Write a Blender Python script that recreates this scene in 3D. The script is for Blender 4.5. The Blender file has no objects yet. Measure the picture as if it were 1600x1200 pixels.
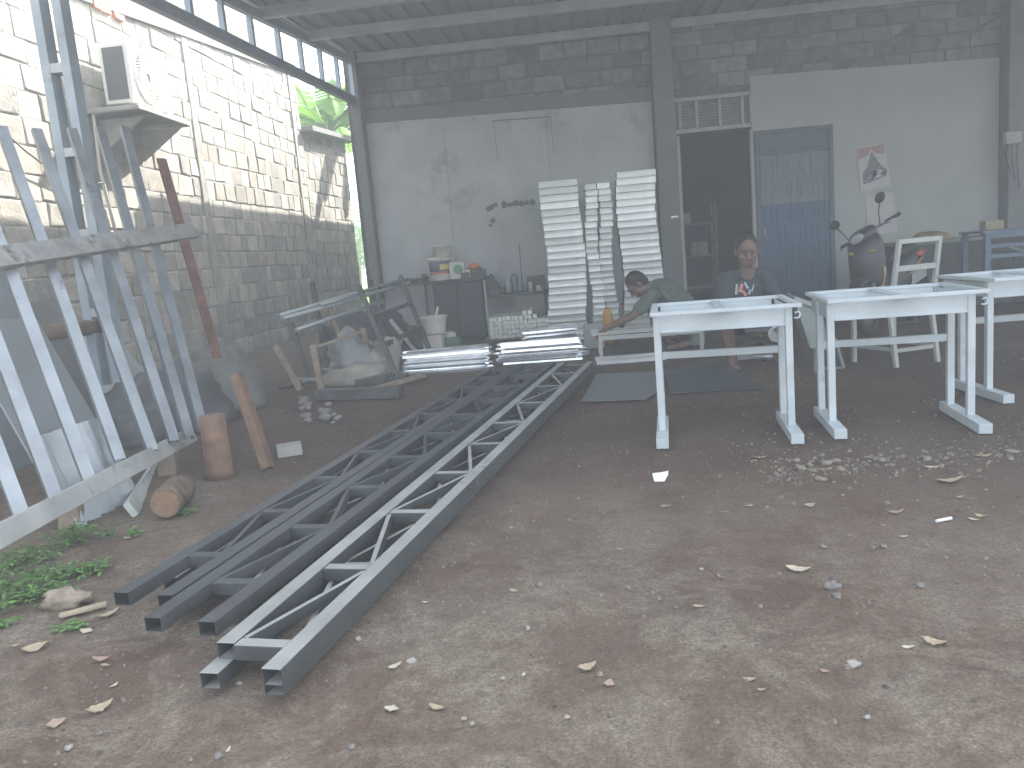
import bpy, bmesh, math, random
from mathutils import Vector as V, Matrix, noise as mnoise
R = math.radians
random.seed(7)
S = bpy.context.scene
COL = S.collection

# ------------------------------------------------------------------ camera
H = 1.05
F = 1260.0
PITCH = math.atan(200 / F)
YAW = math.atan(117.5 / 1276.0)
fw = V((-math.sin(YAW) * math.cos(PITCH), math.cos(YAW) * math.cos(PITCH), -math.sin(PITCH)))
r0 = V((math.cos(YAW), math.sin(YAW), 0))
u0 = r0.cross(fw)
RO = math.atan(0.0854)
cr = r0 * math.cos(RO) - u0 * math.sin(RO)
cu = r0 * math.sin(RO) + u0 * math.cos(RO)
CAMP = V((0, 0, H))
cam = bpy.data.cameras.new('camera')
cam.sensor_width = 36
cam.lens = 36 * F / 1600
cam.clip_end = 500
co = bpy.data.objects.new('camera', cam)
COL.objects.link(co)
m = Matrix((cr, cu, -fw)).transposed().to_4x4()
m.translation = CAMP
co.matrix_world = m
S.camera = co

# ------------------------------------------------------------------ world, sun, exposure
SUN = V((1.0, 1.7, 1.42)).normalized()
elev = math.asin(SUN.z)
w = bpy.data.worlds.new('World')
S.world = w
w.use_nodes = True
nt = w.node_tree
sky = nt.nodes.new('ShaderNodeTexSky')
sky.sky_type = 'NISHITA'
sky.sun_disc = False
sky.sun_elevation = elev
sky.sun_rotation = math.atan2(SUN.x, SUN.y)
sky.air_density = 1.2
sky.dust_density = 3.0
sky.ozone_density = 1.0
bw_ = nt.nodes.new('ShaderNodeRGBToBW')     # hazy, whitened tropical sky
mxs = nt.nodes.new('ShaderNodeMix'); mxs.data_type = 'RGBA'; mxs.inputs['Factor'].default_value = 0.62
nt.links.new(sky.outputs[0], bw_.inputs[0])
nt.links.new(sky.outputs[0], mxs.inputs['A']); nt.links.new(bw_.outputs[0], mxs.inputs['B'])
nt.links.new(mxs.outputs['Result'], nt.nodes['Background'].inputs[0])
nt.nodes['Background'].inputs[1].default_value = 0.15
sl = bpy.data.lights.new('sun', 'SUN')
sl.energy = 4.0
sl.angle = R(0.5)
sl.color = (1, 0.95, 0.86)
so = bpy.data.objects.new('sun', sl)
COL.objects.link(so)
so.rotation_euler = SUN.to_track_quat('Z', 'Y').to_euler()
S.view_settings.view_transform = 'Standard'
S.view_settings.look = 'None'
S.view_settings.exposure = 2.45
S.view_settings.gamma = 1
S.cycles.max_bounces = 8
S.cycles.diffuse_bounces = 5
S.cycles.volume_bounces = 1

# ------------------------------------------------------------------ photo pixel -> point of the place
def ray(px, py):
    return fw * F + cr * (px - 800) - cu * (py - 600)
def onZ(px, py, z=0.0):
    d = ray(px, py)
    return CAMP + d * ((z - H) / d.z)
def onY(px, py, y):
    d = ray(px, py)
    return CAMP + d * (y / d.y)
def onX(px, py, x):
    d = ray(px, py)
    return CAMP + d * (x / d.x)

# ------------------------------------------------------------------ materials
MATS = {}
def translucent(m, amt=0.45):
    t = m.node_tree; b = t.nodes['Principled BSDF']; tr = t.nodes.new('ShaderNodeBsdfTranslucent'); mx = t.nodes.new('ShaderNodeMixShader'); mx.inputs[0].default_value = amt
    lk = b.inputs['Base Color'].links
    if lk: t.links.new(lk[0].from_socket, tr.inputs['Color'])
    else: tr.inputs['Color'].default_value = b.inputs['Base Color'].default_value
    o = [n for n in t.nodes if n.type == 'OUTPUT_MATERIAL'][0]
    t.links.new(b.outputs[0], mx.inputs[1]); t.links.new(tr.outputs[0], mx.inputs[2]); t.links.new(mx.outputs[0], o.inputs['Surface']); return m
def mat(name, col, rough=0.6, metal=0.0, var=0.0, scale=8.0, col2=None, bump=0.0, bscale=60.0, tint=None, stain=None, spec=None):
    if name in MATS: return MATS[name]
    m = bpy.data.materials.new(name)
    m.use_nodes = True
    t = m.node_tree; n = t.nodes; L = t.links
    b = n['Principled BSDF']
    b.inputs['Base Color'].default_value = (*col, 1)
    b.inputs['Roughness'].default_value = rough
    b.inputs['Metallic'].default_value = metal
    if spec is not None: b.inputs['Specular IOR Level'].default_value = spec
    tc = n.new('ShaderNodeTexCoord')
    cur = None
    if var > 0 or col2:
        nz = n.new('ShaderNodeTexNoise'); nz.inputs['Scale'].default_value = scale; nz.inputs['Detail'].default_value = 6
        nz.inputs['Roughness'].default_value = 0.52
        L.new(tc.outputs['Object'], nz.inputs['Vector'])
        rp = n.new('ShaderNodeValToRGB')
        rp.color_ramp.elements[0].position = 0.32; rp.color_ramp.elements[1].position = 0.68
        c2 = col2 if col2 else tuple(min(1, c * (1 + var)) for c in col)
        c1 = col if col2 else tuple(c * (1 - var) for c in col)
        rp.color_ramp.elements[0].color = (*c1, 1); rp.color_ramp.elements[1].color = (*c2, 1)
        L.new(nz.outputs['Fac'], rp.inputs['Fac'])
        cur = rp.outputs[0]
        mr = n.new('ShaderNodeMapRange')
        mr.inputs['To Min'].default_value = max(0.05, rough - 0.12); mr.inputs['To Max'].default_value = min(1, rough + 0.12)
        L.new(nz.outputs['Fac'], mr.inputs['Value']); L.new(mr.outputs[0], b.inputs['Roughness'])
    if stain:
        nz2 = n.new('ShaderNodeTexNoise'); nz2.inputs['Scale'].default_value = stain[1]; nz2.inputs['Detail'].default_value = 8
        nz2.inputs['Roughness'].default_value = 0.7
        L.new(tc.outputs['Object'], nz2.inputs['Vector'])
        rp2 = n.new('ShaderNodeValToRGB')
        rp2.color_ramp.elements[0].position = stain[2]; rp2.color_ramp.elements[1].position = stain[2] + 0.12
        L.new(nz2.outputs['Fac'], rp2.inputs['Fac'])
        mx = n.new('ShaderNodeMix'); mx.data_type = 'RGBA'
        L.new(rp2.outputs[0], mx.inputs['Factor'])
        if cur: L.new(cur, mx.inputs['A'])
        else: mx.inputs['A'].default_value = (*col, 1)
        mx.inputs['B'].default_value = (*stain[0], 1)
        cur = mx.outputs['Result']
    if tint:
        at = n.new('ShaderNodeAttribute'); at.attribute_name = 'tint'
        mx = n.new('ShaderNodeMix'); mx.data_type = 'RGBA'; mx.blend_type = 'MULTIPLY'
        mx.inputs['Factor'].default_value = 1.0
        if cur: L.new(cur, mx.inputs['A'])
        else: mx.inputs['A'].default_value = (*col, 1)
        L.new(at.outputs['Color'], mx.inputs['B'])
        cur = mx.outputs['Result']
    if cur: L.new(cur, b.inputs['Base Color'])
    if bump > 0:
        nb = n.new('ShaderNodeTexNoise'); nb.inputs['Scale'].default_value = bscale; nb.inputs['Detail'].default_value = 5
        L.new(tc.outputs['Object'], nb.inputs['Vector'])
        bp = n.new('ShaderNodeBump'); bp.inputs['Strength'].default_value = bump; bp.inputs['Distance'].default_value = 0.01
        L.new(nb.outputs['Fac'], bp.inputs['Height']); L.new(bp.outputs[0], b.inputs['Normal'])
    MATS[name] = m
    return m

# ------------------------------------------------------------------ mesh builder
PM = {}
class MB:
    def __init__(s): s.v = []; s.f = []; s.c = []; s.cur = None; s.smooth = []; s.sm = False
    def add(s, vs, fs):
        o = len(s.v); s.v += [V(p) for p in vs]; s.f += [tuple(i + o for i in f) for f in fs]
        s.c += [s.cur or (1, 1, 1)] * len(fs); s.smooth += [s.sm] * len(fs); return s
    def box(s, c, size, rot=None, jit=0):
        c = V(c); hx, hy, hz = size[0] / 2, size[1] / 2, size[2] / 2
        vs = []
        for z in (-hz, hz):
            for x, y in ((-hx, -hy), (hx, -hy), (hx, hy), (-hx, hy)):
                p = V((x, y, z))
                if jit: p += V((random.uniform(-jit, jit), random.uniform(-jit, jit), random.uniform(-jit, jit)))
                if rot is not None: p = rot @ p
                vs.append(c + p)
        return s.add(vs, [(0, 3, 2, 1), (4, 5, 6, 7), (0, 1, 5, 4), (1, 2, 6, 5), (2, 3, 7, 6), (3, 0, 4, 7)])
    def frame(s, p0, p1, up=V((0, 0, 1))):
        d = (V(p1) - V(p0)); L = d.length; d = d / L
        up = V(up)
        if abs(d.dot(up)) > 0.98: up = V((0, 1, 0))
        sd = d.cross(up).normalized(); up = sd.cross(d)
        return d, sd, up, L
    def bar(s, p0, p1, w, h, up=V((0, 0, 1))):
        p0 = V(p0); p1 = V(p1); d, sd, u, L = s.frame(p0, p1, up)
        vs = [p + sd * a * w / 2 + u * b * h / 2 for p in (p0, p1) for a, b in ((-1, -1), (1, -1), (1, 1), (-1, 1))]
        return s.add(vs, [(0, 1, 2, 3), (7, 6, 5, 4), (0, 4, 5, 1), (1, 5, 6, 2), (2, 6, 7, 3), (3, 7, 4, 0)])
    def hollow(s, p0, p1, w, h, t=0.003, up=V((0, 0, 1)), dep=0.12):
        p0 = V(p0); p1 = V(p1); d, sd, u, L = s.frame(p0, p1, up)
        def ring(p, k): return [p + sd * a * (w / 2 - k) + u * b * (h / 2 - k) for a, b in ((-1, -1), (1, -1), (1, 1), (-1, 1))]
        dep = min(dep, L * .4)
        vs = ring(p0 + d * dep, t) + ring(p0, t) + ring(p0, 0) + ring(p1, 0) + ring(p1, t) + ring(p1 - d * dep, t)
        fs = [(0, 1, 2, 3), (23, 22, 21, 20)]
        for r in range(5):
            for k in range(4):
                a = r * 4 + k; b = r * 4 + (k + 1) % 4
                fs.append((a, a + 4, b + 4, b))
        return s.add(vs, fs)
    def channel(s, p0, p1, w, h, t=0.004, up=V((0, 0, 1)), lip=0.0):
        # C section open towards -up
        p0 = V(p0); p1 = V(p1); d, sd, u, L = s.frame(p0, p1, up)
        a = w / 2; b = h / 2
        prof = [(-a, -b), (-a, b), (a, b), (a, -b), (a - t, -b), (a - t, b - t), (-a + t, b - t), (-a + t, -b)]
        if lip: prof = [(-a, -b), (-a, b), (a, b), (a, -b), (a - lip, -b), (a - lip, -b + t), (a - t, -b + t), (a - t, b - t), (-a + t, b - t), (-a + t, -b + t), (-a + lip, -b + t), (-a + lip, -b)]
        n = len(prof)
        vs = [p + sd * x + u * y for p in (p0, p1) for x, y in prof]
        fs = [(k, k + n, (k + 1) % n + n, (k + 1) % n) for k in range(n)]
        if not lip:
            for o in (0, n): fs += [(o, o + 1, o + 6, o + 7), (o + 1, o + 2, o + 5, o + 6), (o + 2, o + 3, o + 4, o + 5)]
        return s.add(vs, fs)
    def tube(s, pts, r, n=10, caps=True):
        pts = [V(p) for p in pts]; m_ = len(pts)
        rs = r if isinstance(r, (list, tuple)) else [r] * m_
        vs = []; prev = None
        for i, p in enumerate(pts):
            d = (pts[min(i + 1, m_ - 1)] - pts[max(i - 1, 0)]).normalized()
            if prev is None:
                up = V((0, 0, 1)) if abs(d.z) < 0.9 else V((1, 0, 0))
                a = d.cross(up).normalized()
            else: a = (prev - d * prev.dot(d)).normalized()
            prev = a; b = d.cross(a)
            for k in range(n):
                t = 2 * math.pi * k / n
                vs.append(p + a * math.cos(t) * rs[i] + b * math.sin(t) * rs[i])
        fs = []
        for i in range(m_ - 1):
            for k in range(n):
                fs.append((i * n + k, i * n + (k + 1) % n, (i + 1) * n + (k + 1) % n, (i + 1) * n + k))
        if caps: fs += [tuple(reversed(range(n))), tuple(range((m_ - 1) * n, m_ * n))]
        o = s.sm; s.sm = True; s.add(vs, fs); s.sm = o
        if caps: s.smooth[-1] = s.smooth[-2] = False
        return s
    def lathe(s, c, prof, n=24, axis=V((0, 0, 1)), sx=1, sy=1):
        c = V(c); q = V((0, 0, 1)).rotation_difference(axis)
        vs = []
        for r, z in prof:
            for k in range(n):
                t = 2 * math.pi * k / n
                vs.append(c + q @ V((math.cos(t) * r * sx, math.sin(t) * r * sy, z)))
        m_ = len(prof); fs = []
        for i in range(m_ - 1):
            for k in range(n):
                fs.append((i * n + k, i * n + (k + 1) % n, (i + 1) * n + (k + 1) % n, (i + 1) * n + k))
        fs += [tuple(reversed(range(n))), tuple(range((m_ - 1) * n, m_ * n))]
        o = s.sm; s.sm = True; s.add(vs, fs); s.sm = o
        s.smooth[-1] = s.smooth[-2] = False
        return s
    def ell(s, c, r, rot=None, nu=16, nv=10, jit=0):
        c = V(c); vs = []
        for j in range(1, nv):
            ph = math.pi * j / nv
            for k in range(nu):
                t = 2 * math.pi * k / nu
                p = V((math.sin(ph) * math.cos(t), math.sin(ph) * math.sin(t), math.cos(ph)))
                if jit: p *= 1 + jit * mnoise.noise(p * 1.7 + c * 13)
                p = V((p.x * r[0], p.y * r[1], p.z * r[2]))
                vs.append(c + (rot @ p if rot is not None else p))
        t_ = V((0, 0, r[2])); b_ = V((0, 0, -r[2]))
        if rot is not None: t_ = rot @ t_; b_ = rot @ b_
        vs += [c + t_, c + b_]
        T = len(vs) - 2; fs = []
        for j in range(nv - 2):
            for k in range(nu):
                fs.append((j * nu + k, (j + 1) * nu + k, (j + 1) * nu + (k + 1) % nu, j * nu + (k + 1) % nu))
        for k in range(nu):
            fs.append((T, k, (k + 1) % nu)); fs.append((T + 1, (nv - 2) * nu + (k + 1) % nu, (nv - 2) * nu + k))
        o = s.sm; s.sm = True; s.add(vs, fs); s.sm = o
        return s
    def caps(s, p0, a, p1, b, n=14):
        # tapered capsule
        p0 = V(p0); p1 = V(p1)
        pts = []; rs = []; d = (p1 - p0); L = d.length; d = d / L if L > 1e-6 else V((0, 0, 1))
        for k in range(0, 4):
            t = k * math.pi / 2 / 4; pts.append(p0 - d * a * math.cos(t)); rs.append(max(a * math.sin(t), a * 0.08))
        pts += [p0, p1]; rs += [a, b]
        for k in range(3, -1, -1):
            t = k * math.pi / 2 / 4; pts.append(p1 + d * b * math.cos(t)); rs.append(max(b * math.sin(t), b * 0.08))
        return s.tube(pts, rs, n)
    def prism(s, poly, dirv, center=False):
        # poly: list of 3D points (planar), extruded by dirv
        dirv = V(dirv); p = [V(q) for q in poly]
        if center: p = [q - dirv / 2 for q in p]
        n = len(p); vs = p + [q + dirv for q in p]
        fs = [tuple(reversed(range(n))), tuple(range(n, 2 * n))] + [(k, (k + 1) % n, (k + 1) % n + n, k + n) for k in range(n)]
        return s.add(vs, fs)
    def build(s, name, material, parent=None, bevel=0.0, mods=None, seg=1):
        me = bpy.data.meshes.new(name)
        if parent is not None: M = PM[parent.name]
        else:
            n = len(s.v)
            M = Matrix.Translation(V((sum(p.x for p in s.v) / n, sum(p.y for p in s.v) / n, min(p.z for p in s.v))))
        Mi = M.inverted()
        me.from_pydata([Mi @ p for p in s.v], [], s.f)
        if any(c != (1, 1, 1) for c in s.c):
            ca = me.color_attributes.new('tint', 'FLOAT_COLOR', 'CORNER')
            i = 0
            for f, c in zip(s.f, s.c):
                for _ in f: ca.data[i].color = (*c, 1); i += 1
        if any(s.smooth): me.polygons.foreach_set('use_smooth', s.smooth)
        me.materials.append(material)
        bm = bmesh.new(); bm.from_mesh(me); bmesh.ops.recalc_face_normals(bm, faces=bm.faces); bm.to_mesh(me); bm.free()
        o = bpy.data.objects.new(name, me); COL.objects.link(o)
        if parent is not None: o.parent = parent
        else: o.matrix_world = M
        PM[o.name] = M
        if bevel:
            b = o.modifiers.new('bevel', 'BEVEL'); b.width = bevel; b.segments = seg; b.limit_method = 'ANGLE'; b.angle_limit = R(40)
        return o

def tag(o, label=None, cat=None, group=None, kind=None):
    if label: o['label'] = label
    if cat: o['category'] = cat
    if group: o['group'] = group
    if kind: o['kind'] = kind
    return o
def thing(name, label, cat, loc=(0, 0, 0), rz=0.0, group=None):
    o = bpy.data.objects.new(name, None); COL.objects.link(o)
    o.empty_display_size = 0.1
    o.location = loc; o.rotation_euler = (0, 0, rz)
    PM[o.name] = Matrix.Translation(V(loc)) @ Matrix.Rotation(rz, 4, 'Z')
    return tag(o, label, cat, group)
def copy_tree(o, parent=None):
    c = o.copy(); COL.objects.link(c)
    if parent is not None: c.parent = parent
    for ch in list(o.children): copy_tree(ch, c)
    return c
def copy_thing(o, loc, rz, label):
    c = copy_tree(o); c.location = loc; c.rotation_euler = (0, 0, rz); c['label'] = label
    return c
def apply_mods(o):
    dg = bpy.context.evaluated_depsgraph_get(); dg.update()
    me = bpy.data.meshes.new_from_object(o.evaluated_get(dg))
    o.modifiers.clear(); o.data = me
    return o
def fuse(o, vox=0.01, smooth=6):
    # melt overlapping volumes into one continuous skin
    md = o.modifiers.new('r', 'REMESH'); md.mode = 'VOXEL'; md.voxel_size = vox; md.use_smooth_shade = True
    sm = o.modifiers.new('s', 'SMOOTH'); sm.factor = 0.5; sm.iterations = smooth
    apply_mods(o)
    o.data.polygons.foreach_set('use_smooth', [True] * len(o.data.polygons))
    return o
# ================================================================== SETTING
def onP(px, py, P, n):
    d = ray(px, py); n = V(n)
    return CAMP + d * ((V(P) - CAMP).dot(n) / d.dot(n))
def fbm(x, y, z=0, o=4):
    return mnoise.fractal(V((x, y, z)), 1.0, 2.0, o)

# --- ground material: red-brown dirt, grey worn gravel patches, damp darker areas
def dirt_material():
    m = bpy.data.materials.new('dirt'); m.use_nodes = True
    t = m.node_tree; n = t.nodes; L = t.links; b = n['Principled BSDF']
    b.inputs['Roughness'].default_value = 0.92; b.inputs['Specular IOR Level'].default_value = 0.25
    tc = n.new('ShaderNodeTexCoord')
    def noise(sc, det=6, rg=0.6, dist=0.0):
        q = n.new('ShaderNodeTexNoise'); q.inputs['Scale'].default_value = sc; q.inputs['Detail'].default_value = det
        q.inputs['Roughness'].default_value = rg; q.inputs['Distortion'].default_value = dist
        L.new(tc.outputs['Object'], q.inputs['Vector']); return q.outputs['Fac']
    def ramp(f, p0, p1, c0=(0, 0, 0), c1=(1, 1, 1)):
        r = n.new('ShaderNodeValToRGB'); r.color_ramp.elements[0].position = p0; r.color_ramp.elements[1].position = p1
        r.color_ramp.elements[0].color = (*c0, 1); r.color_ramp.elements[1].color = (*c1, 1); L.new(f, r.inputs[0]); return r.outputs[0]
    def mix(f, a, c, bt='MIX'):
        x = n.new('ShaderNodeMix'); x.data_type = 'RGBA'; x.blend_type = bt
        if isinstance(f, float): x.inputs['Factor'].default_value = f
        else: L.new(f, x.inputs['Factor'])
        for k, v_ in (('A', a), ('B', c)):
            if isinstance(v_, tuple): x.inputs[k].default_value = (*v_, 1)
            else: L.new(v_, x.inputs[k])
        return x.outputs['Result']
    base = ramp(noise(1.3, 8, 0.65, 0.4), 0.35, 0.62, (0.116, 0.074, 0.054), (0.160, 0.113, 0.086))
    grey = ramp(noise(26, 6, 0.7), 0.35, 0.7, (0.150, 0.120, 0.092), (0.225, 0.188, 0.150))
    c = mix(ramp(noise(0.9, 10, 0.74, 0.5), 0.42, 0.66), base, grey)
    c = mix(ramp(noise(2.6, 10, 0.78, 0.5), 0.48, 0.72), c, grey)
    c = mix(ramp(noise(0.55, 8, 0.7, 0.3), 0.50, 0.70), c, (0.090, 0.062, 0.053))
    c = mix(ramp(noise(5.0, 9, 0.75, 0.6), 0.60, 0.70), c, (0.105, 0.072, 0.055))
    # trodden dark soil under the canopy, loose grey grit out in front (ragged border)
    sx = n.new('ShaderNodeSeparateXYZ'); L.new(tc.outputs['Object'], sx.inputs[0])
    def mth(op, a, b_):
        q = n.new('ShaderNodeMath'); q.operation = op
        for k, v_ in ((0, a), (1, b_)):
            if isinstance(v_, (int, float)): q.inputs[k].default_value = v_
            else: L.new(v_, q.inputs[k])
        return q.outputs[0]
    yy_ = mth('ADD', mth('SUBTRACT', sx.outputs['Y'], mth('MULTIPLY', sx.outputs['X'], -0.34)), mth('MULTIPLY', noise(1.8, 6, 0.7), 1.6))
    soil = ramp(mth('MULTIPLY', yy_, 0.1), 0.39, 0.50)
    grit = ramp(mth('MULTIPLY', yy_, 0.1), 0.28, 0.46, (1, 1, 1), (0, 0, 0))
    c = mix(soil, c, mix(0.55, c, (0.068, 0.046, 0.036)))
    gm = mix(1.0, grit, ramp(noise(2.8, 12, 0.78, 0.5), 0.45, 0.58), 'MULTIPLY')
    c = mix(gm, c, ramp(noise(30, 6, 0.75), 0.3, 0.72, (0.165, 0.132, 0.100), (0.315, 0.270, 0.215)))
    sp = n.new('ShaderNodeTexVoronoi'); sp.inputs['Scale'].default_value = 42; L.new(tc.outputs['Object'], sp.inputs['Vector'])
    spk = ramp(sp.outputs['Distance'], 0.06, 0.14, (1, 1, 1), (0, 0, 0))
    msk = mix(ramp(noise(3, 4), 0.5, 0.62), (0, 0, 0), spk)
    c = mix(msk, c, (0.36, 0.33, 0.30))
    fine = ramp(noise(120, 4, 0.8), 0.3, 0.75, (0.62, 0.62, 0.62), (1.45, 1.45, 1.45))
    c = mix(1.0, c, fine, 'MULTIPLY')
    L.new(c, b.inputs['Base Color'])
    hs = n.new('ShaderNodeMath'); hs.operation = 'ADD'
    L.new(noise(18, 8, 0.75), hs.inputs[0])
    h2 = n.new('ShaderNodeMath'); h2.operation = 'MULTIPLY'; h2.inputs[1].default_value = 0.35
    L.new(noise(90, 5, 0.7), h2.inputs[0]); L.new(h2.outputs[0], hs.inputs[1])
    bp = n.new('ShaderNodeBump'); bp.inputs['Strength'].default_value = 0.9; bp.inputs['Distance'].default_value = 0.022
    L.new(hs.outputs[0], bp.inputs['Height']); L.new(bp.outputs[0], b.inputs['Normal'])
    return m
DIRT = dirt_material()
def grid(name, x0, x1, y0, y1, st, m, zf, kind='structure'):
    nx = int((x1 - x0) / st) + 1; ny = int((y1 - y0) / st) + 1
    vs = [(x0 + (x1 - x0) * i / (nx - 1), y0 + (y1 - y0) * j / (ny - 1), 0) for j in range(ny) for i in range(nx)]
    vs = [(x, y, zf(x, y)) for x, y, _ in vs]
    fs = [(j * nx + i, j * nx + i + 1, (j + 1) * nx + i + 1, (j + 1) * nx + i) for j in range(ny - 1) for i in range(nx - 1)]
    me = bpy.data.meshes.new(name); me.from_pydata(vs, [], fs); me.materials.append(m)
    me.polygons.foreach_set('use_smooth', [True] * len(fs))
    o = bpy.data.objects.new(name, me); COL.objects.link(o); tag(o, kind=kind); return o
def warp(k):   # uneven spacing: fine near the camera, coarse towards the horizon
    return k
# one sheet to the horizon: fine in the yard, coarse outside
def ground():
    def axis(lo, hi, st, far):
        a = []; x = lo
        while x <= hi + 1e-6: a.append(x); x += st
        g = st; lft = []; x = lo
        while x > -far: g *= 1.5; x -= g; lft.append(x)
        g = st; x = hi; rgt = []
        while x < far: g *= 1.5; x += g; rgt.append(x)
        return lft[::-1] + a + rgt
    xs = axis(-4.4, 5.2, 0.035, 150); ys = axis(1.2, 9.0, 0.035, 150)
    def z(x, y):
        if not (-4.6 < x < 5.4 and 1.0 < y < 9.5): return -0.003
        f = 1.0
        a = 0.006 * fbm(x * 1.6, y * 1.6, 0, 5) + 0.0035 * fbm(x * 9, y * 9, 4, 4)
        # shallow wash-out bank where the rubble lies, right foreground
        s_ = math.exp(-((y - (3.62 + 0.1 * x)) / 0.16) ** 2) * (1 / (1 + math.exp(-(x - 0.9) * 5)))
        a += 0.012 * s_ * (0.6 + 0.8 * fbm(x * 14, y * 14, 2, 4))
        return f * a - 0.003
    vs = [(x, y, z(x, y)) for y in ys for x in xs]; nx = len(xs)
    fs = [(j * nx + i, j * nx + i + 1, (j + 1) * nx + i + 1, (j + 1) * nx + i) for j in range(len(ys) - 1) for i in range(nx - 1)]
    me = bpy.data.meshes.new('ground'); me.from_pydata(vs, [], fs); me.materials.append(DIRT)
    me.polygons.foreach_set('use_smooth', [True] * len(fs))
    o = bpy.data.objects.new('ground', me); COL.objects.link(o); tag(o, kind='structure')
ground()
field = MB(); field.add([(-60, 19, .02), (60, 19, .02), (60, 120, .02), (-60, 120, .02)], [(0, 1, 2, 3)])
tag(field.build('grass_field', mat('field_grass', (0.10, 0.26, 0.02), 0.9, col2=(0.18, 0.36, 0.04), scale=2.0)), kind='structure')

# --- materials of the buildings
BLOCK = mat('grey_block', (0.19, 0.20, 0.205), 0.92, var=0.22, scale=9, bump=0.5, bscale=45, tint=True)
STONE = mat('pale_block', (0.29, 0.275, 0.24), 0.93, col2=(0.42, 0.40, 0.355), scale=7, bump=0.8, bscale=38, tint=True, stain=((0.17, 0.16, 0.14), 3.2, 0.60))
MORTAR = mat('mortar', (0.33, 0.315, 0.285), 0.95, var=0.25, scale=14, bump=0.9, bscale=30)
CEMENT = mat('cement_band', (0.34, 0.335, 0.31), 0.93, var=0.18, scale=5, bump=0.5, bscale=25, stain=((0.24, 0.23, 0.21), 2.0, 0.58))
BOARD = mat('white_board', (0.40, 0.425, 0.435), 0.75, var=0.10, scale=2.2, bump=0.08, bscale=8, stain=((0.27, 0.285, 0.30), 1.3, 0.54))
SMEAR = mat('soot_smear', (0.13, 0.135, 0.15), 0.85, var=0.2, scale=20)
PLASTER = mat('grey_plaster', (0.34, 0.36, 0.35), 0.85, var=0.07, scale=1.6, bump=0.15, bscale=12)
PILLARM = mat('pillar_grey', (0.17, 0.18, 0.175), 0.85, var=0.12, scale=4, bump=0.3, bscale=30)
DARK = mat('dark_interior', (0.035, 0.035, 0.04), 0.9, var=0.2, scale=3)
STEELG = mat('galvanised', (0.50, 0.53, 0.56), 0.42, 0.75, var=0.16, scale=14, bump=0.05, bscale=50)
STEELD = mat('grey_primer', (0.20, 0.22, 0.235), 0.6, 0.1, var=0.2, scale=9)
ROOFM = mat('roof_sheet', (0.29, 0.31, 0.325), 0.55, 0.35, var=0.10, scale=3)

def courses(mb, o, ux, L0, L1, zt, bw, bh, out, jitter=0.014, prot=0.02, seed=1, gap=0.012, holes=()):
    """rough laid blocks as real relief: o origin, ux unit vector along the wall, out unit normal; zt(l) wall top"""
    rnd = random.Random(seed); z = 0.0; row = 0
    o = V(o); ux = V(ux); out = V(out)
    while z < 9:
        hh = bh * rnd.uniform(0.93, 1.07); l = L0 - rnd.uniform(0, bw)
        anyb = False
        while l < L1:
            ww = bw * rnd.uniform(0.72, 1.2); a = max(l, L0); b = min(l + ww, L1); mid = (a + b) / 2
            top = min(z + hh, zt(mid) - 0.01)
            if b - a > 0.05 and top - z > 0.05 and not any(h[0] < mid < h[1] and h[2] < z + hh / 2 < h[3] for h in holes):
                anyb = True; p = prot * rnd.uniform(0.25, 1.2); g = gap
                j = lambda: rnd.uniform(-jitter, jitter)
                cs = [(a + g + j(), z + g + j() * .7), (b - g + j(), z + g + j() * .7), (b - g + j(), top - g + j() * .7), (a + g + j(), top - g + j() * .7)]
                tl = [rnd.uniform(-0.006, 0.006) for _ in range(4)]
                base = [o + ux * x + V((0, 0, y)) - out * 0.03 for x, y in cs]
                edge = [o + ux * x + V((0, 0, y)) + out * (p * .55) for x, y in cs]
                cx = sum(c[0] for c in cs) / 4; cz = sum(c[1] for c in cs) / 4
                face = [o + ux * (x + (cx - x) * .09) + V((0, 0, y + (cz - y) * .12)) + out * (p + t) for (x, y), t in zip(cs, tl)]
                k = rnd.uniform(0.66, 1.15); w_ = rnd.uniform(-0.03, 0.03)
                mb.cur = (k + w_, k, k - w_)
                mb.add(base + edge + face, [(0, 1, 5, 4), (1, 2, 6, 5), (2, 3, 7, 6), (3, 0, 4, 7), (4, 5, 9, 8), (5, 6, 10, 9), (6, 7, 11, 10), (7, 4, 8, 11), (8, 9, 10, 11)])
            l += ww
        z += hh; row += 1
        if not anyb and z > 3.4: break
    mb.cur = None

# --- the workshop building behind
WY = 11.5
def zB(px, py): return onY(px, py, WY)
bld = thing('workshop_building', 'grey block workshop building with white boarded front, dark open doorway and concrete pillars', 'building', (1, WY, 0))
xl = zB(560, 300).x; xr = 11.6
xd0 = zB(1060, 300).x; xd1 = zB(1176, 300).x
zd = zB(1110, 209).z; zw0 = zd + 0.06; zw1 = zB(1110, 150).z; ztop = 4.22
xdoor1 = zB(1300, 300).x
wall = MB()
T = 0.15; yc = WY + T / 2 + 0.03
def wbox(x0, x1, z0, z1, mb=None): (mb or wall).box(((x0 + x1) / 2, yc, (z0 + z1) / 2), (x1 - x0, T, z1 - z0))
wbox(xl, xd0, 0, ztop); wbox(xd1, xr, 0, ztop); wbox(xd0, xd1, zw1, ztop)
wall.box(((xl + xd0) / 2 - 2.2, yc + 6, 2.2), (0.15, 12, 4.4))   # flank wall runs back
wall.build('wall', mat('grey_mortar', (0.11, 0.115, 0.115), .95, var=.15, scale=10, bump=.4, bscale=30), bld)
blk = MB(); zb_ = zB(700, 180).z
courses(blk, (xl, WY + 0.03, 0), (1, 0, 0), 0, xd0 - xl, lambda l: ztop, 0.42, 0.2, (0, -1, 0), 0.006, 0.014, 5, 0.009, holes=((-1, 50, 0, zb_ - 0.25),))
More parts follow.
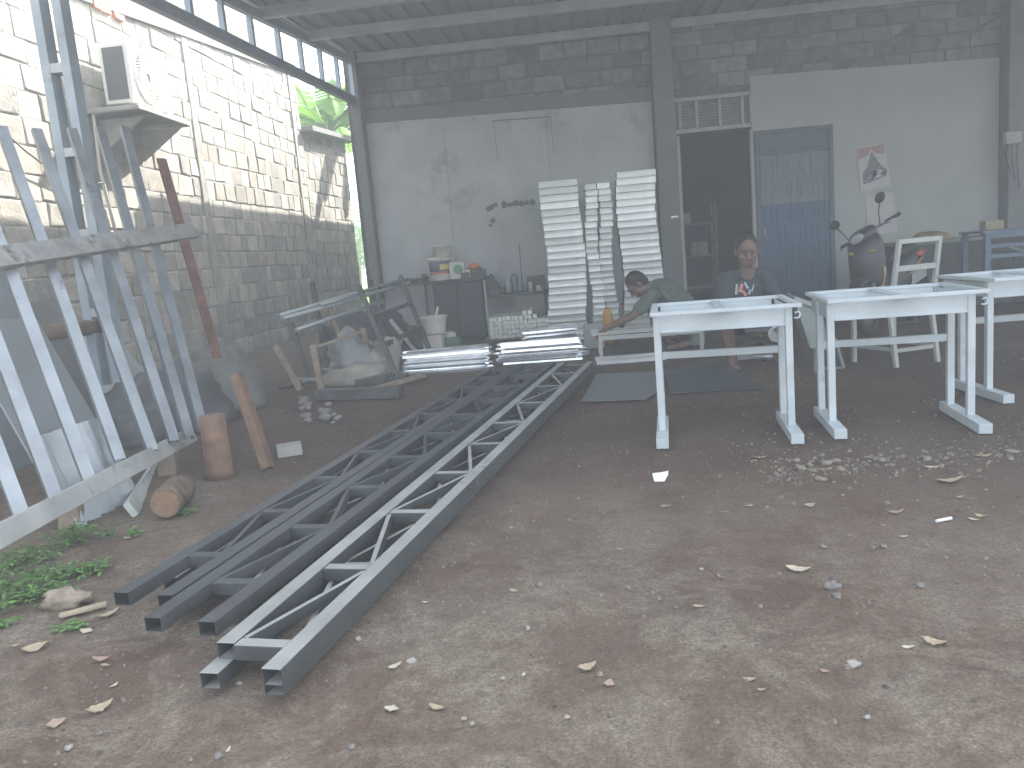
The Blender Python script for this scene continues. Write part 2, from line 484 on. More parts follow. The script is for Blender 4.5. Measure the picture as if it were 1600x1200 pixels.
courses(blk, (xd0, WY + 0.03, 0), (1, 0, 0), 0, xr - xd0, lambda l: ztop, 0.42, 0.2, (0, -1, 0), 0.005, 0.012, 6, 0.008, holes=((-1, 50, 0, 3.0),))
blk.build('block_courses', BLOCK, bld)
# interior, seen through the doorway
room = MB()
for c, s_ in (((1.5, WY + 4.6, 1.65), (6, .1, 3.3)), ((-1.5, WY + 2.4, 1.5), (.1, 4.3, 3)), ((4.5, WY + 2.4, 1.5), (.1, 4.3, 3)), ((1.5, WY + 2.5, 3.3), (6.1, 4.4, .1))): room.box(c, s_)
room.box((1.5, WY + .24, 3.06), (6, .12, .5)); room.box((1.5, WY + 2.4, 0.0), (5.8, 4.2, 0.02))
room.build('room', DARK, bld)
# white boards, three sheets with seams
bx0 = zB(583, 300).x; bx1 = zB(1026, 300).x
seams = [bx0, zB(702, 300).x, zB(862, 300).x, bx1]
zl = zB(572, 193).z; zr_ = zB(1020, 158).z
for i in range(3):
    a, b = seams[i] + .002, seams[i + 1] - .002
    za = zl + (zr_ - zl) * (a - bx0) / (bx1 - bx0); zb2 = zl + (zr_ - zl) * (b - bx0) / (bx1 - bx0)
    q = MB(); q.prism([(a, WY + .018, 0.02), (b, WY + .018, 0.02), (b, WY + .018, zb2), (a, WY + .018, za)], (0, -0.012, 0))
    q.build('wall_board', BOARD, bld)
# soot and old marks on the boards (thin paint films)
def smear(pts, wpx, name='soot_mark'):
    q = MB()
    for i, (px, py) in enumerate(pts):
        p = zB(px, py); rr = wpx * (0.7 + 0.6 * random.random()) * 0.0091
        n_ = 14; ring = []
        for k in range(n_):
            t = 2 * math.pi * k / n_; f = 1 + 0.5 * mnoise.noise(V((math.cos(t), math.sin(t), i * 3.1)))
            ring.append((p.x + math.cos(t) * rr * f, WY + 0.0045 - 0.0002 * i, p.z + math.sin(t) * rr * f))
        q.add(ring, [tuple(range(n_))])
    q.build(name, SMEAR, bld)
smear([(768, 324), (774, 320), (788, 319), (797, 320), (806, 318), (815, 318), (823, 317), (832, 316), (762, 327)], 5.0)
smear([(770, 345), (766, 352)], 4.0)
lab = MB()   # lighter taped rectangle up on the board
p0 = zB(770, 189); p1 = zB(860, 182); p2 = zB(862, 188)
lab.bar((p0.x, WY + .003, p0.z), (p1.x, WY + .003, p1.z), .006, .014)
lab.bar((p0.x, WY + .003, p0.z), (p0.x + .03, WY + .003, p0.z - .55), .006, .01)
lab.bar((p1.x, WY + .003, p1.z), (p1.x + .01, WY + .003, p1.z - .5), .006, .01)
lab.build('tape_line', SMEAR, bld)
# right smooth plaster
pr = MB(); px0 = xd1 + .02; px1 = zB(1560, 300).x
ptz0 = zB(1180, 118).z; ptz1 = zB(1560, 90).z
pr.prism([(px0, WY + .02, 0.01), (px1, WY + .02, 0.01), (px1, WY + .02, ptz1), (px0, WY + .02, ptz0)], (0, -0.016, 0))
pr.build('plaster_face', PLASTER, bld)
# pillars
for (a, b, yy, zz) in ((zB(553, 150).x - .01, zB(583, 300).x - .003, .22, ztop), (zB(1027, 300).x + .006, zB(1059, 300).x, .20, ztop), (zB(1562, 300).x, zB(1562, 300).x + .36, .24, ztop)):
    q = MB(); q.box(((a + b) / 2, WY - yy / 2 + .028, zz / 2), (b - a, yy, zz)); q.build('pillar', PILLARM, bld, 0.008)
bm_ = MB(); bm_.prism([(bx0 - .01, WY + .025, zl + .004), (bx1 + .01, WY + .025, zr_ + .004), (bx1 + .01, WY + .025, zr_ + .19), (bx0 - .01, WY + .025, zl + .17)], (0, -.03, 0)); bm_.build('ring_beam', mat('cement_beam', (0.155, 0.165, 0.165), .9, var=.1, scale=4), bld, 0.004)
# window over the doorway
fr = MB(); FR = mat('grey_frame', (0.30, 0.32, 0.31), 0.6, var=0.1)
for z_ in (zw0, zw1 - .02): fr.box(((xd0 + xd1) / 2, WY - .005, z_), (xd1 - xd0, .07, .05))
xs_ = [zB(p, 180).x for p in (1062, 1088, 1124, 1160, 1173)]
for x_ in xs_: fr.box((x_, WY - .004, (zw0 + zw1) / 2 - .01), (.035, .06, zw1 - zw0 - .08))
win = fr.build('window', FR, bld)
gl = MB(); gl.box(((xd0 + xd1) / 2, WY + .02, (zw0 + zw1) / 2), (xd1 - xd0, .008, zw1 - zw0))
GL = mat('dusty_glass', (0.07, 0.08, 0.09), 0.35, 0.0, var=0.4, scale=9, stain=((0.16, 0.17, 0.18), 14, 0.6))
gl.build('pane', GL, win)
gr = MB()
for k in range(7):
    z_ = zw0 + .1 + k * (zw1 - zw0 - .2) / 6; gr.tube([(xd0 + .03, WY + .008, z_), (xd1 - .03, WY + .008, z_)], .005, 6)
gr.build('window_grille', STEELD, win)
# door frame and the open door leaf folded against the wall
df = MB()
for x_ in (xd0 + .02, xd1): df.box((x_, WY - .03, zd / 2), (.045, .09, zd))
df.build('door_frame', FR, bld)
# --- blue steel door leaf with pressed rectangle pattern
dx0 = xd1 + .03; dx1 = xdoor1; dy = WY - .075; dz = zB(1240, 203).z
DBL = mat('blue_door_paint', (0.034, 0.075, 0.135), 0.5, 0.1, var=0.15, scale=3)
DGR = mat('grey_door_paint', (0.10, 0.125, 0.145), 0.5, 0.1, var=0.25, scale=2.5)
DFR = mat('door_edge_paint', (0.06, 0.08, 0.10), 0.5, 0.1, var=0.15, scale=3)
d_ = MB(); d_.box(((dx0 + dx1) / 2, dy + .02, dz / 2 + .02), (dx1 - dx0, .03, dz))
for x_ in (dx0 + .03, dx1 - .03): d_.box((x_, dy - .004, dz / 2 + .02), (.06, .03, dz))
for z_ in (.05, dz - .01, dz - .28): d_.box(((dx0 + dx1) / 2, dy - .002, z_), (dx1 - dx0 - .12, .026, .05))
door = d_.build('door', DFR, bld, .003)
zs = zB(1240, 318).z
def door_panel(z0, z1, m_, seed):
    q = MB(); rnd = random.Random(seed)
    q.box(((dx0 + dx1) / 2, dy + .001, (z0 + z1) / 2), (dx1 - dx0 - .124, .006, z1 - z0))
    x = dx0 + .08; nx = 5; W_ = (dx1 - dx0 - .16) / nx; nz = int((z1 - z0) / .26); Hh = (z1 - z0) / nz
    for i in range(nx):
        for j in range(nz):
            cx = x + W_ * (i + .5); cz = z0 + Hh * (j + .5)
            if (i + j) % 2: sx, sz = W_ * .92, Hh * .5
            else: sx, sz = W_ * .5, Hh * .95
            cx += rnd.uniform(-.01, .01); cz += rnd.uniform(-.015, .015)
            for s1 in (-1, 1):
                q.box((cx + s1 * sx / 2, dy - .007, cz), (.012, .012, sz)); q.box((cx, dy - .0072, cz + s1 * sz / 2), (sx, .012, .012))
    return q.build('door_panel', m_, door)
door_panel(.1, zs, DBL, 1); door_panel(zs + .01, dz - .31, DGR, 2)
hd = MB(); hd.tube([(dx0 + .09, dy - .02, 1.0), (dx0 + .09, dy - .06, 1.0), (dx0 + .09, dy - .06, 1.14), (dx0 + .09, dy - .02, 1.14)], .008, 8)
hd.build('handle', STEELG, door)
# latch on the centre pillar
lt = MB(); p = onY(1054, 339, WY - .18); lt.box((p.x, WY - .185, p.z), (.09, .02, .03)); lt.tube([(p.x, WY - .19, p.z), (p.x + .02, WY - .21, p.z - .01), (p.x + .03, WY - .19, p.z - .02)], .006, 6)
lt.build('latch', STEELG, bld)
# posters on the plaster
PAPER = mat('paper', (0.42, 0.43, 0.43), 0.8, var=0.06)
def poster(name, label, px, cols, extra):
    q = [onY(x, y, WY - .006) for x, y in px]
    b = MB(); b.prism(q, (0, -.003, 0))
    t_ = thing(name, label, 'poster', (q[0].x, WY - .006, q[3].z))
    b.build('sheet', PAPER, t_)
    for nm, poly, m_ in extra:
        pts = []
        for u, v_ in poly:
            a = q[0].lerp(q[1], u); c = q[3].lerp(q[2], u); pts.append(a.lerp(c, v_) + V((0, -.0045, 0)))
        s_ = MB(); s_.prism(pts, (0, -.001, 0)); s_.build(nm, m_, t_)
RED = mat('faded_red', (0.33, 0.22, 0.21), 0.8, var=0.1); INK = mat('grey_print', (0.17, 0.18, 0.19), 0.8, var=0.4, scale=30)
LINK = mat('pale_print', (0.5, 0.5, 0.5), 0.8, var=0.3, scale=30)
poster('wall_poster', 'faded picture poster with a reddish top band and grey print on the plaster wall', [(1338, 231), (1382, 223), (1392, 290), (1345, 299)], None,
       [('red_band', [(0.03, .03), (.97, .03), (.97, .26), (.62, .2), (.5, .08), (.38, .22), (.03, .28)], RED),
        ('grey_print', [(.5, .14), (.62, .3), (.78, .5), (.95, .62), (.9, .75), (.5, .82), (.1, .86), (.12, .6), (.3, .48), (.4, .3)], INK),
        ('pale_print', [(.15, .78), (.3, .74), (.55, .56), (.75, .58), (.9, .66), (.85, .72), (.5, .78), (.2, .88)], LINK)])
poster('wall_paper_sheet', 'blank pale paper sheet hanging on the plaster wall behind the scooter mirror', [(1352, 308), (1396, 300), (1402, 362), (1356, 368)], None, [])

# --- canopy over the yard
A = onY(554, 158, 11.35); hd_ = R(5.0)
NP = V((math.cos(hd_), -math.sin(hd_), 0))
def sideP(px, py): return onP(px, py, A, NP)
def ext(p, q, y): t_ = (y - p.y) / (q.y - p.y); return p + (q - p) * t_
Bn = sideP(300, 34); At = sideP(546, 94); Bt = sideP(430, 37)
YF = 4.2
b0 = ext(A, Bn, 11.35); b1 = ext(A, Bn, YF); t0 = ext(At, Bt, 11.35); t1 = ext(At, Bt, YF)
def roofz(y): return t0.z + (t1.z - t0.z) * (y - 11.35) / (YF - 11.35) + .1
can = thing('yard_canopy', 'grey corrugated steel canopy roof with open side truss over the workshop yard', 'canopy', (t0.x, 8, 0))
sheet = MB()
xa, xb = -3.95, 11.5
prof = []; x = xa
while x < xb:
    prof += [(x, 0), (x + .15, 0), (x + .17, .03), (x + .21, .03)]; x += .23
YS = [(YF, roofz(YF)), (WY + .3, roofz(WY + .3))]
n_ = len(prof)
def xshift(y): return (y - 11.35) * math.tan(hd_)   # left edge follows the truss line
vs = [(max(px_, t0.x - .12 + xshift(y_) * 1.0), y_, z_ + pz) for y_, z_ in YS for px_, pz in prof]
sheet.add(vs, [(i, i + 1, n_ + i + 1, n_ + i) for i in range(n_ - 1)])
sheet.build('roof_sheet', ROOFM, can)
pys = [11.38, sideP(476, 50).y, sideP(405, 20).y]; g_ = pys[0] - pys[1]
k = 3
while pys[-1] > YF + 1.6: pys.append(pys[-1] - 1.75)
for y_ in pys:
    q = MB(); z_ = roofz(y_) - .075
    q.channel((t0.x + xshift(y_) - .05, y_, z_), (xb - .2, y_, z_), .11, .06, .003, up=(0, 1, 0), lip=.02)
    q.build('purlin', mat('purlin_steel', (0.42, 0.45, 0.46), 0.5, 0.2, var=0.12, scale=4), can)
TR = mat('truss_steel', (0.25, 0.30, 0.36), 0.5, 0.3, var=0.15, scale=6)
st = MB(); st.bar(b0, b1, .07, .10); st.bar(t0, t1, .07, .09)
stp = st.build('side_truss', TR, can)
WEB = [(388, 25, 394, 55), (432, 42, 437, 84), (467, 58, 472, 104), (498, 74, 504, 125), (524, 88, 530, 140), (547, 98, 553, 156)]
ys_ = [sideP((a + c) / 2, (b + d) / 2).y for a, b, c, d in WEB]
sp_ = (ys_[-1] - ys_[0]) / (len(ys_) - 1); yy = ys_[0]
while yy - sp_ > YF: yy -= sp_; ys_.append(yy)
for y_ in ys_:
    q = MB(); a = ext(b0, b1, y_); c = ext(t0, t1, y_); q.channel(a + V((0, 0, .05)), c - V((0, 0, .045)), .06, .05, .004, up=(1, 0, 0)); q.build('web_post', mat('web_post_steel', (0.42, 0.52, 0.62), 0.45, 0.2, var=0.1), stp)
# built-up column
cb = sideP(152, 455); cx, cy = cb.x, cb.y
ctop = ext(t0, t1, cy).z - .04
colm = MB()
for s_ in (-1, 1): colm.hollow((cx + s_ * .073, cy, 0), (cx + s_ * .073, cy, ctop), .062, .11, up=(0, 1, 0))
cm = colm.build('column', mat('column_steel', (0.36, 0.42, 0.47), 0.5, 0.3, var=0.2, scale=3, stain=((0.17, 0.17, 0.17), 2.5, 0.6)), can)
z_ = .35
while z_ < ctop:
    bt = MB(); bt.box((cx, cy, z_), (.083, .104, .06)); bt.build('batten_plate', mat('batten_steel', (0.45, 0.47, 0.48), 0.5, 0.3, var=0.1), cm); z_ += .55

# --- the long rough block wall on the left
WX = -4.72
bw = thing('boundary_wall', 'long sunlit wall of rough pale blocks with cement piers left of the yard', 'wall', (WX, 8, 0))
E1 = onX(466, 200, WX).y + .1; WN = 0.8
p_a = onX(109, -4, WX); p_b = onX(462, 120, WX)
def wtop(l):  # l = distance from WN
    y = WN + l; return p_a.z + (p_b.z - p_a.z) * (y - p_a.y) / (p_b.y - p_a.y) + .02
def wtop1(y): return wtop(y - WN)
core = MB(); core.prism([(WX, WN, 0), (WX, E1, 0), (WX, E1, wtop1(E1)), (WX, WN, wtop1(WN))], (-.14, 0, 0))
core.build('wall_core', MORTAR, bw)
c1 = MB(); courses(c1, (WX, WN, 0), (0, 1, 0), 0, E1 - WN, wtop, 0.34, 0.235, (1, 0, 0), 0.014, 0.017, 11, 0.006)
c1.build('block_courses', STONE, bw)
cp = MB(); cp.prism([(WX + .05, WN, wtop1(WN) - .02), (WX + .05, E1, wtop1(E1) - .02), (WX + .05, E1, wtop1(E1) + .55), (WX + .05, WN, wtop1(WN) + .55)], (-.24, 0, 0))
cp.build('coping_band', mat('shaded_band', (0.16, 0.16, 0.15), .92, var=.2, scale=3, bump=.4, bscale=25), bw)  # cement band, its grey darkened to stand in for the neighbour's shadow
for px_, wd in ((322, .15), (474, .12)):
    yq = onX(px_, 330, WX).y; q = MB()
    q.box((WX - .02, yq, wtop1(yq) / 2), (.10, wd, wtop1(yq)), jit=.01); q.build('cement_pier', mat('pier_cement', (0.29, 0.28, 0.25), .93, var=.2, scale=8, bump=.8, bscale=30), bw, .01)
for yq in ():
    q = MB(); q.box((WX + .02, yq, wtop1(yq) / 2), (.12, .22, wtop1(yq)), jit=.01); q.build('cement_pier', CEMENT, bw, .01)
# bricks showing in the render up high
rb = MB()
for px_, py_ in ((148, 10), (158, 15), (180, 26)):
    p = onX(px_, py_, WX); rb.box((WX + .03, p.y, p.z), (.05, .2, .07), jit=.008)
rb.build('exposed_brick', mat('red_brick', (0.45, 0.20, 0.13), 0.9, var=0.2), bw)
# ledge carrying the air conditioner
lp = onX(168, 190, WX); lq = onX(238, 178, WX)
lz = onX(200, 172, WX + .2).z - .05
AY = (onX(196, 120, WX + .42).y + onX(262, 120, WX + .42).y) / 2
ld = MB(); ly0, ly1 = AY - .55, AY + .60
ld.prism([(WX, ly0, lz), (WX, ly1, lz), (WX + .53, ly1, lz), (WX + .56, ly0, lz)], (0, 0, -.05))
ld.build('concrete_ledge', CEMENT, bw, .01)
br_ = MB()
for yq in (ly0 + .2, ly1 - .2): br_.prism([(WX + .02, yq, lz - .075), (WX + .5, yq, lz - .075), (WX + .02, yq, lz - .4)], (0, .05, 0))
br_.build('ledge_bracket', CEMENT, bw)
# air conditioner outdoor unit
ACM = mat('ac_casing', (0.74, 0.74, 0.70), 0.45, var=0.04, scale=3)
acx = WX + .30; az = lz + .05; ah = .58; al = .80; adp = .30
ac = thing('air_conditioner', 'white outdoor air conditioner unit with spiral fan grille on the concrete wall ledge', 'air conditioner', (acx, AY, lz))
q = MB(); q.box((acx, AY, az + ah / 2), (adp, al, ah)); cas = q.build('casing', ACM, ac, .015, seg=3)
for s_ in (-.28, .28): q = MB(); q.box((acx, AY + s_, lz + .025), (.3, .06, .05)); q.build('foot', STEELD, ac)
q = MB(); q.box((acx, AY - al / 2 - .003, az + ah / 2), (adp * .72, .01, ah * .86))
q.build('coil_panel', mat('ac_coil', (0.12, 0.125, 0.13), 0.6, 0.3, var=0.1), ac)
q = MB()
fx = acx + adp / 2 + .012; fyc = AY - .08; fzc = az + ah / 2
for k in range(30):
    t_ = 2 * math.pi * k / 30; pts = []
    for s_ in range(6):
        rr = .05 + .2 * s_ / 5; tt = t_ + .9 * (s_ / 5) ** 1.2
        pts.append((fx, fyc + math.cos(tt) * rr, fzc + math.sin(tt) * rr))
    q.tube(pts, .0055, 5)
for rr in (.05, .15, .25):
    q.tube([(fx, fyc + math.cos(2 * math.pi * k / 32) * rr, fzc + math.sin(2 * math.pi * k / 32) * rr) for k in range(33)], .006, 6)
q.build('fan_grille', ACM, ac)
q = MB(); q.lathe((acx + adp / 2 - .006, fyc, fzc), [(.245, 0), (.245, .01)], 32, V((1, 0, 0)))
q.build('fan_opening', mat('fan_shadow_grey', (0.34, 0.34, 0.33), 0.6), ac)
q = MB(); q.lathe((acx + adp / 2 + .001, AY + .28, az + ah * .72), [(.02, 0), (.02, .003)], 16, V((1, 0, 0)))
q.box((acx + adp / 2 + .0018, AY + .34, az + ah * .72), (.002, .05, .018)); q.build('logo_mark', mat('logo_red', (0.55, 0.10, 0.12), 0.5), ac)
q = MB(); q.tube([(acx + .05, AY - .2, lz + .08), (WX + .06, AY - .5, lz - .05), (WX + .05, AY - .52, lz - .6), (WX + .05, AY - .4, lz - 1.3)], .018, 8)
q.build('pipe', mat('pipe_wrap', (0.6, 0.58, 0.5), 0.8), ac)
# loose cable strung along the wall
q = MB(); pc = [onX(8, 208, WX + .1), onX(40, 236, WX + .12), onX(75, 262, WX + .1), onX(128, 288, WX + .1), onX(165, 285, WX + .06)]
q.tube(pc, .008, 6); tag(q.build('cable', mat('cable_black', (0.04, 0.04, 0.045), 0.6)), 'thin black cable sagging across the sunlit block wall', 'cable')

# second, lower wall section with coping slab
w2 = thing('low_boundary_wall', 'lower block wall with a dark coping slab beyond the tall sunlit wall', 'wall', (WX, 14, 0))
E2 = onX(549, 300, WX).y; zt2a = onX(476, 208, WX).z; zt2b = onX(548, 226, WX).z
z2 = lambda y: zt2a + (zt2b - zt2a) * (y - E1) / (E2 - E1)
q = MB(); q.prism([(WX - .03, E1, 0), (WX - .03, E2, 0), (WX - .03, E2, z2(E2)), (WX - .03, E1, z2(E1))], (-.13, 0, 0)); q.build('wall_core', MORTAR, w2)
q = MB(); courses(q, (WX - .03, E1 + .08, 0), (0, 1, 0), 0, E2 - E1 - .1, lambda l: z2(E1 + l), 0.36, 0.235, (1, 0, 0), 0.010, 0.016, 21, 0.009); q.build('block_courses', STONE, w2)
q = MB(); q.prism([(WX + .22, E1 + .03, z2(E1)), (WX + .22, E2 + .2, z2(E2)), (WX + .22, E2 + .2, z2(E2) + .09), (WX + .22, E1 + .03, z2(E1) + .09)], (-.5, 0, 0))
q.build('coping_slab', mat('dark_slab', (0.16, 0.155, 0.15), 0.9, var=0.2), w2)

# neighbour's house seen through the truss
nb = thing('neighbour_house', 'pale neighbouring house with a sheet roof rising behind the block wall', 'house', (-10, 22, 0))
hx = -8.0; a = onX(330, 62, hx); b = onX(468, 100, hx)
q = MB(); q.box((hx - 3, (a.y + b.y) / 2 + .5, 2.9), (6, b.y - a.y, 5.8)); q.build('wall', mat('cream_wall', (0.6, 0.59, 0.55), 0.85, var=0.05), nb)
q = MB(); zz = 5.8
q.prism([(hx + .7, a.y, zz - .1), (hx - 3, a.y, zz + 1.2), (hx - 6.7, a.y, zz - .1), (hx - 6.7, a.y, zz - .02), (hx - 3, a.y, zz + 1.3), (hx + .7, a.y, zz - .02)], (0, b.y - a.y + .8, 0))
q.build('roof', mat('pale_roof_sheet', (0.45, 0.45, 0.44), 0.7, var=0.15, scale=2), nb)
for k in range(3):
    q = MB(); yq = a.y + (b.y - a.y) * (.25 + .25 * k); q.box((hx + .005, yq, 4.3), (.05, 1.0, 1.1)); f_ = q.build('window', FR, nb)
    q = MB(); q.box((hx + .035, yq, 4.3), (.01, .85, .95)); q.build('pane', GL, f_)
# ================================================================== LONG TRUSSES ON THE GROUND
PRIM = mat('dark_primer', (0.048, 0.054, 0.058), 0.55, 0.0, var=0.25, scale=5, stain=((0.13, 0.12, 0.11), 3.5, 0.60), bump=0.1, bscale=90)
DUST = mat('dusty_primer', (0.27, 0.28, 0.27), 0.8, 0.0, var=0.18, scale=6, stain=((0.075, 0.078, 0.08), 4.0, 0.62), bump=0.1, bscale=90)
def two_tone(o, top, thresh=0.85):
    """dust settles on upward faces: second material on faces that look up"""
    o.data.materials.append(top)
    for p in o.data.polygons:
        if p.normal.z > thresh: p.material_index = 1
def truss(label, L0, R0, L1, R1, zc, ys, matc, dust, diag0=0, cw=.056, ch=.045, lx=0.0, rx=0.0, bevel_end=False):
    """L0..R1: centre lines of the two chords at near and far end; ys: rung positions along 0..1"""
    L0, R0, L1, R1 = (V((p.x, p.y, zc)) for p in (L0, R0, L1, R1))
    t = thing('steel_truss', label, 'truss', ((L0.x + R1.x) / 2, (L0.y + R1.y) / 2, 0), 0, 'painted steel trusses laid side by side on the yard')
    for a, b in ((L0, L1), (R0, R1)):
        q = MB(); q.hollow(a, b, cw, ch); o = q.build('chord', matc, t, .004)
        if dust: two_tone(o, dust)
    d = (L1 - L0).normalized(); sd = V((d.y, -d.x, 0))
    sL = lambda s_: L0 + (L1 - L0) * ((s_ - L0.dot(d)) / (L1 - L0).dot(d))
    sR = lambda s_: R0 + (R1 - R0) * ((s_ - R0.dot(d)) / (R1 - R0).dot(d))
    lo = max(L0.dot(d), R0.dot(d)); hi = min(L1.dot(d), R1.dot(d))
    if ys[0] < .5: ys = [lo + (hi - lo) * f for f in ys]
    for i, f in enumerate(ys):
        a = sL(f) + sd * cw / 2; b = sR(f) - sd * cw / 2
        q = MB(); q.bar(a, b, cw * .8, ch * .92); o = q.build('rung', matc, t, .002)
        if dust: two_tone(o, dust)
        if i < len(ys) - 1:
            f2 = ys[i + 1]
            e0 = cw * .5
            if (i + diag0) % 2 == 0: a, b = sL(f + e0) + sd * cw * .6, sR(f2 - e0) - sd * cw * .6
            else: a, b = sR(f + e0) - sd * cw * .6, sL(f2 - e0) + sd * cw * .6
            q = MB(); q.bar(a, b, .016, ch * .8); o = q.build('diagonal', matc, t)
            if dust: two_tone(o, dust)
    return t
def even(n, a=.03, b=.985): return [a + (b - a) * i / (n - 1) for i in range(n)]
zu, zl_ = .0905, .0452
g = lambda px, py, z=.113: onZ(px, py, z)
c_off = .026
def edge_pts(pl, pr, pl2, pr2):
    """outer top edges in the photograph -> chord centre lines"""
    L0, R0, L1, R1 = g(*pl), g(*pr), g(*pl2), g(*pr2)
    sd = (R0 - L0).normalized(); sd1 = (R1 - L1).normalized()
    return L0 + sd * c_off, R0 - sd * c_off, L1 + sd1 * c_off, R1 - sd1 * c_off
T1 = edge_pts((345, 1000), (432, 1050), (874, 566), (927, 564))
T2 = edge_pts((226, 964), (334, 972), (812, 568), (868, 566))
T3 = edge_pts((178, 925), (268, 930), (765, 573), (810, 570))
# rung stations read off the photograph for the right-hand truss
LT = (T1[0] - T1[2]).length
def frac(T, px, py):
    p = g(px, py, .113); d = T[2] - T[0]; d.z = 0; d.normalize(); return p.dot(d)
ys1 = [frac(T1, a, b) for a, b in ((412, 1003), (545, 884), (640, 798), (715, 737), (762, 692), (805, 659), (838, 628), (868, 602), (893, 582))]
def low(T, dx, dy, dn=0): return tuple(p + V((dx, dy, 0)) for p in T)
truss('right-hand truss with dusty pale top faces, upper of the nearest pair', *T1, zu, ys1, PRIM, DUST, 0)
g_l = lambda px, py: onZ(px, py, .068)
T1b = (g_l(313, 1050), g_l(440, 1062), g_l(868, 568), g_l(932, 566)); sd_ = (T1b[1] - T1b[0]).normalized(); T1b = (T1b[0] + sd_ * c_off, T1b[1] - sd_ * c_off, T1b[2] + sd_ * c_off, T1b[3] - sd_ * c_off)
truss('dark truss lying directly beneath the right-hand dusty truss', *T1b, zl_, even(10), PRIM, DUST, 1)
truss('middle dark truss between the left one and the dusty pale one', *T2, zu, even(10, .055), PRIM, None, 0)
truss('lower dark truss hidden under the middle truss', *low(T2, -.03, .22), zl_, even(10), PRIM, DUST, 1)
truss('leftmost dark truss of the row beside the weeds', *T3, zu, even(10, .07), PRIM, None, 1)
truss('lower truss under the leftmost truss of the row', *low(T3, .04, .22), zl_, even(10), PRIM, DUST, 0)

# ================================================================== SCHOOL DESK FRAMES
PAINT = mat('pale_grey_paint', (0.44, 0.49, 0.515), 0.5, 0.0, var=0.09, scale=7, stain=((0.36, 0.40, 0.42), 9.0, 0.60), bump=0.04, bscale=40)
def make_desk(label, left_foot=True):
    """local frame: x to the right, y away, front left foot corner at the origin"""
    t = thing('desk_frame', label, 'desk', (0, 0, 0), 0, 'pale grey school desk frames standing on the dirt')
    W, Hh, yf, yr, fl = .70, .70, .19, .49, .60
    lw = .036
    for x in (0, W - lw):
        for y in (yf, yr):
            q = MB(); q.box((x + lw / 2, y + lw / 2, (Hh - .03 + .055) / 2), (lw, lw, Hh - .03 - .055)); q.build('leg', PAINT, t, .003)
        q = MB(); q.hollow((x + lw / 2, 0, .03), (x + lw / 2, fl * .98, .03), .062, .05); q.box((x + lw / 2, -.001, .03), (.060, .003, .048)); q.build('foot', PAINT, t, .003)
    # top ring of flat bar / angle
    q = MB(); x0, x1, y0, y1 = -.012, W + .035, .10, .78; tw = .034; z = Hh - .012
    q.box(((x0 + x1) / 2, y0 + tw / 2, z), (x1 - x0, tw, .02)); q.box(((x0 + x1) / 2, y1 - tw / 2, z), (x1 - x0, tw, .02))
    q.box((x0 + tw / 2, (y0 + y1) / 2, z), (tw, y1 - y0 - 2 * tw, .02)); q.box((x1 - tw / 2, (y0 + y1) / 2, z), (tw, y1 - y0 - 2 * tw, .02))
    q.box((W / 2, (y0 + y1) / 2, z - .002), (.05, y1 - y0 - 2 * tw, .014))
    q.build('top_frame', PAINT, t, .002)
    a0, a1 = .09, .12
    q = MB(); q.box((W / 2, yf + .012, Hh - .022 - .045), (W - 2 * lw, .008, .09)); q.box((W / 2, yf + .006, Hh - .114), (W - 2 * lw, .02, .01)); q.build('front_panel', PAINT, t, .001)
    q = MB(); q.box((W / 2, y1 - .04, Hh - .022 - .045), (W - 2 * lw, .008, .09)); q.build('back_panel', PAINT, t, .001)
    for x in (lw / 2, W - lw / 2):
        q = MB(); q.box((x, (yf + y1) / 2 + lw / 2 - .02, Hh - .067), (.006, y1 - yf - lw - .05, .09)); q.build('side_panel', PAINT, t)
    q = MB(); q.box((W / 2, (yf + y1) / 2 - .018, Hh - .116), (W - 2 * lw - .002, y1 - yf - .065, .004)); q.build('book_shelf', PAINT, t)
    q = MB(); q.box((W / 2, yr + .02, .42), (W - 2 * lw, .028, .04)); q.build('stretcher', PAINT, t, .002)
    q = MB(); q.tube([(W + .002, .12, Hh - .05), (W + .022, .12, Hh - .045), (W + .028, .12, Hh - .06), (W + .018, .12, Hh - .078), (W, .12, Hh - .075)], .005, 8); q.build('bag_hook', PAINT, t)
    return t
desk = make_desk('leftmost pale grey desk frame, standing just right of the steel trusses')
def place_desk(o, pl, pr):
    a = onZ(*pl); b = onZ(*pr); o.location = (a.x, a.y, 0); o.rotation_euler = (0, 0, math.atan2(b.y - a.y, b.x - a.x)); return o
d2 = copy_tree(desk); d2['label'] = 'middle pale grey desk frame with the chair frame standing behind it'
d3 = copy_tree(desk); d3['label'] = 'rightmost pale grey desk frame, cut off by the picture edge'
place_desk(desk, (1030, 703), (1229, 696))
place_desk(d2, (1308, 688), (1526, 680))
place_desk(d3, (1571, 632), (1785, 616))

# ================================================================== CHAIR FRAME
CHP = mat('cream_grey_paint', (0.34, 0.36, 0.345), 0.5, 0, var=0.05, scale=4)
gA, gB, gC, gD = onZ(1343, 564), onZ(1396, 574), onZ(1467, 564), onZ(1413, 554)
ct = (gA + gB + gC + gD) / 4
ch = thing('chair_frame', 'small pale chair frame seen from behind, between the middle desk and the scooter', 'chair', (ct.x, ct.y, 0))
ex = (gC - gB).normalized(); ey = V((-ex.y, ex.x, 0))
wd, dp = .37, .40; o_ = gB
PB, PC = o_, o_ + ex * wd; PA, PD = o_ + ey * dp - ex * .02, o_ + ex * (wd - .02) + ey * dp
sh = V((0, 0, .40)); bt_ = V((0, 0, .93)) - ey * .06
tb = .032
for P, top in ((PA, PA + sh), (PD, PD + sh)):
    q = MB(); q.bar(P, top, tb, tb, up=ey); q.build('leg', CHP, ch, .003)
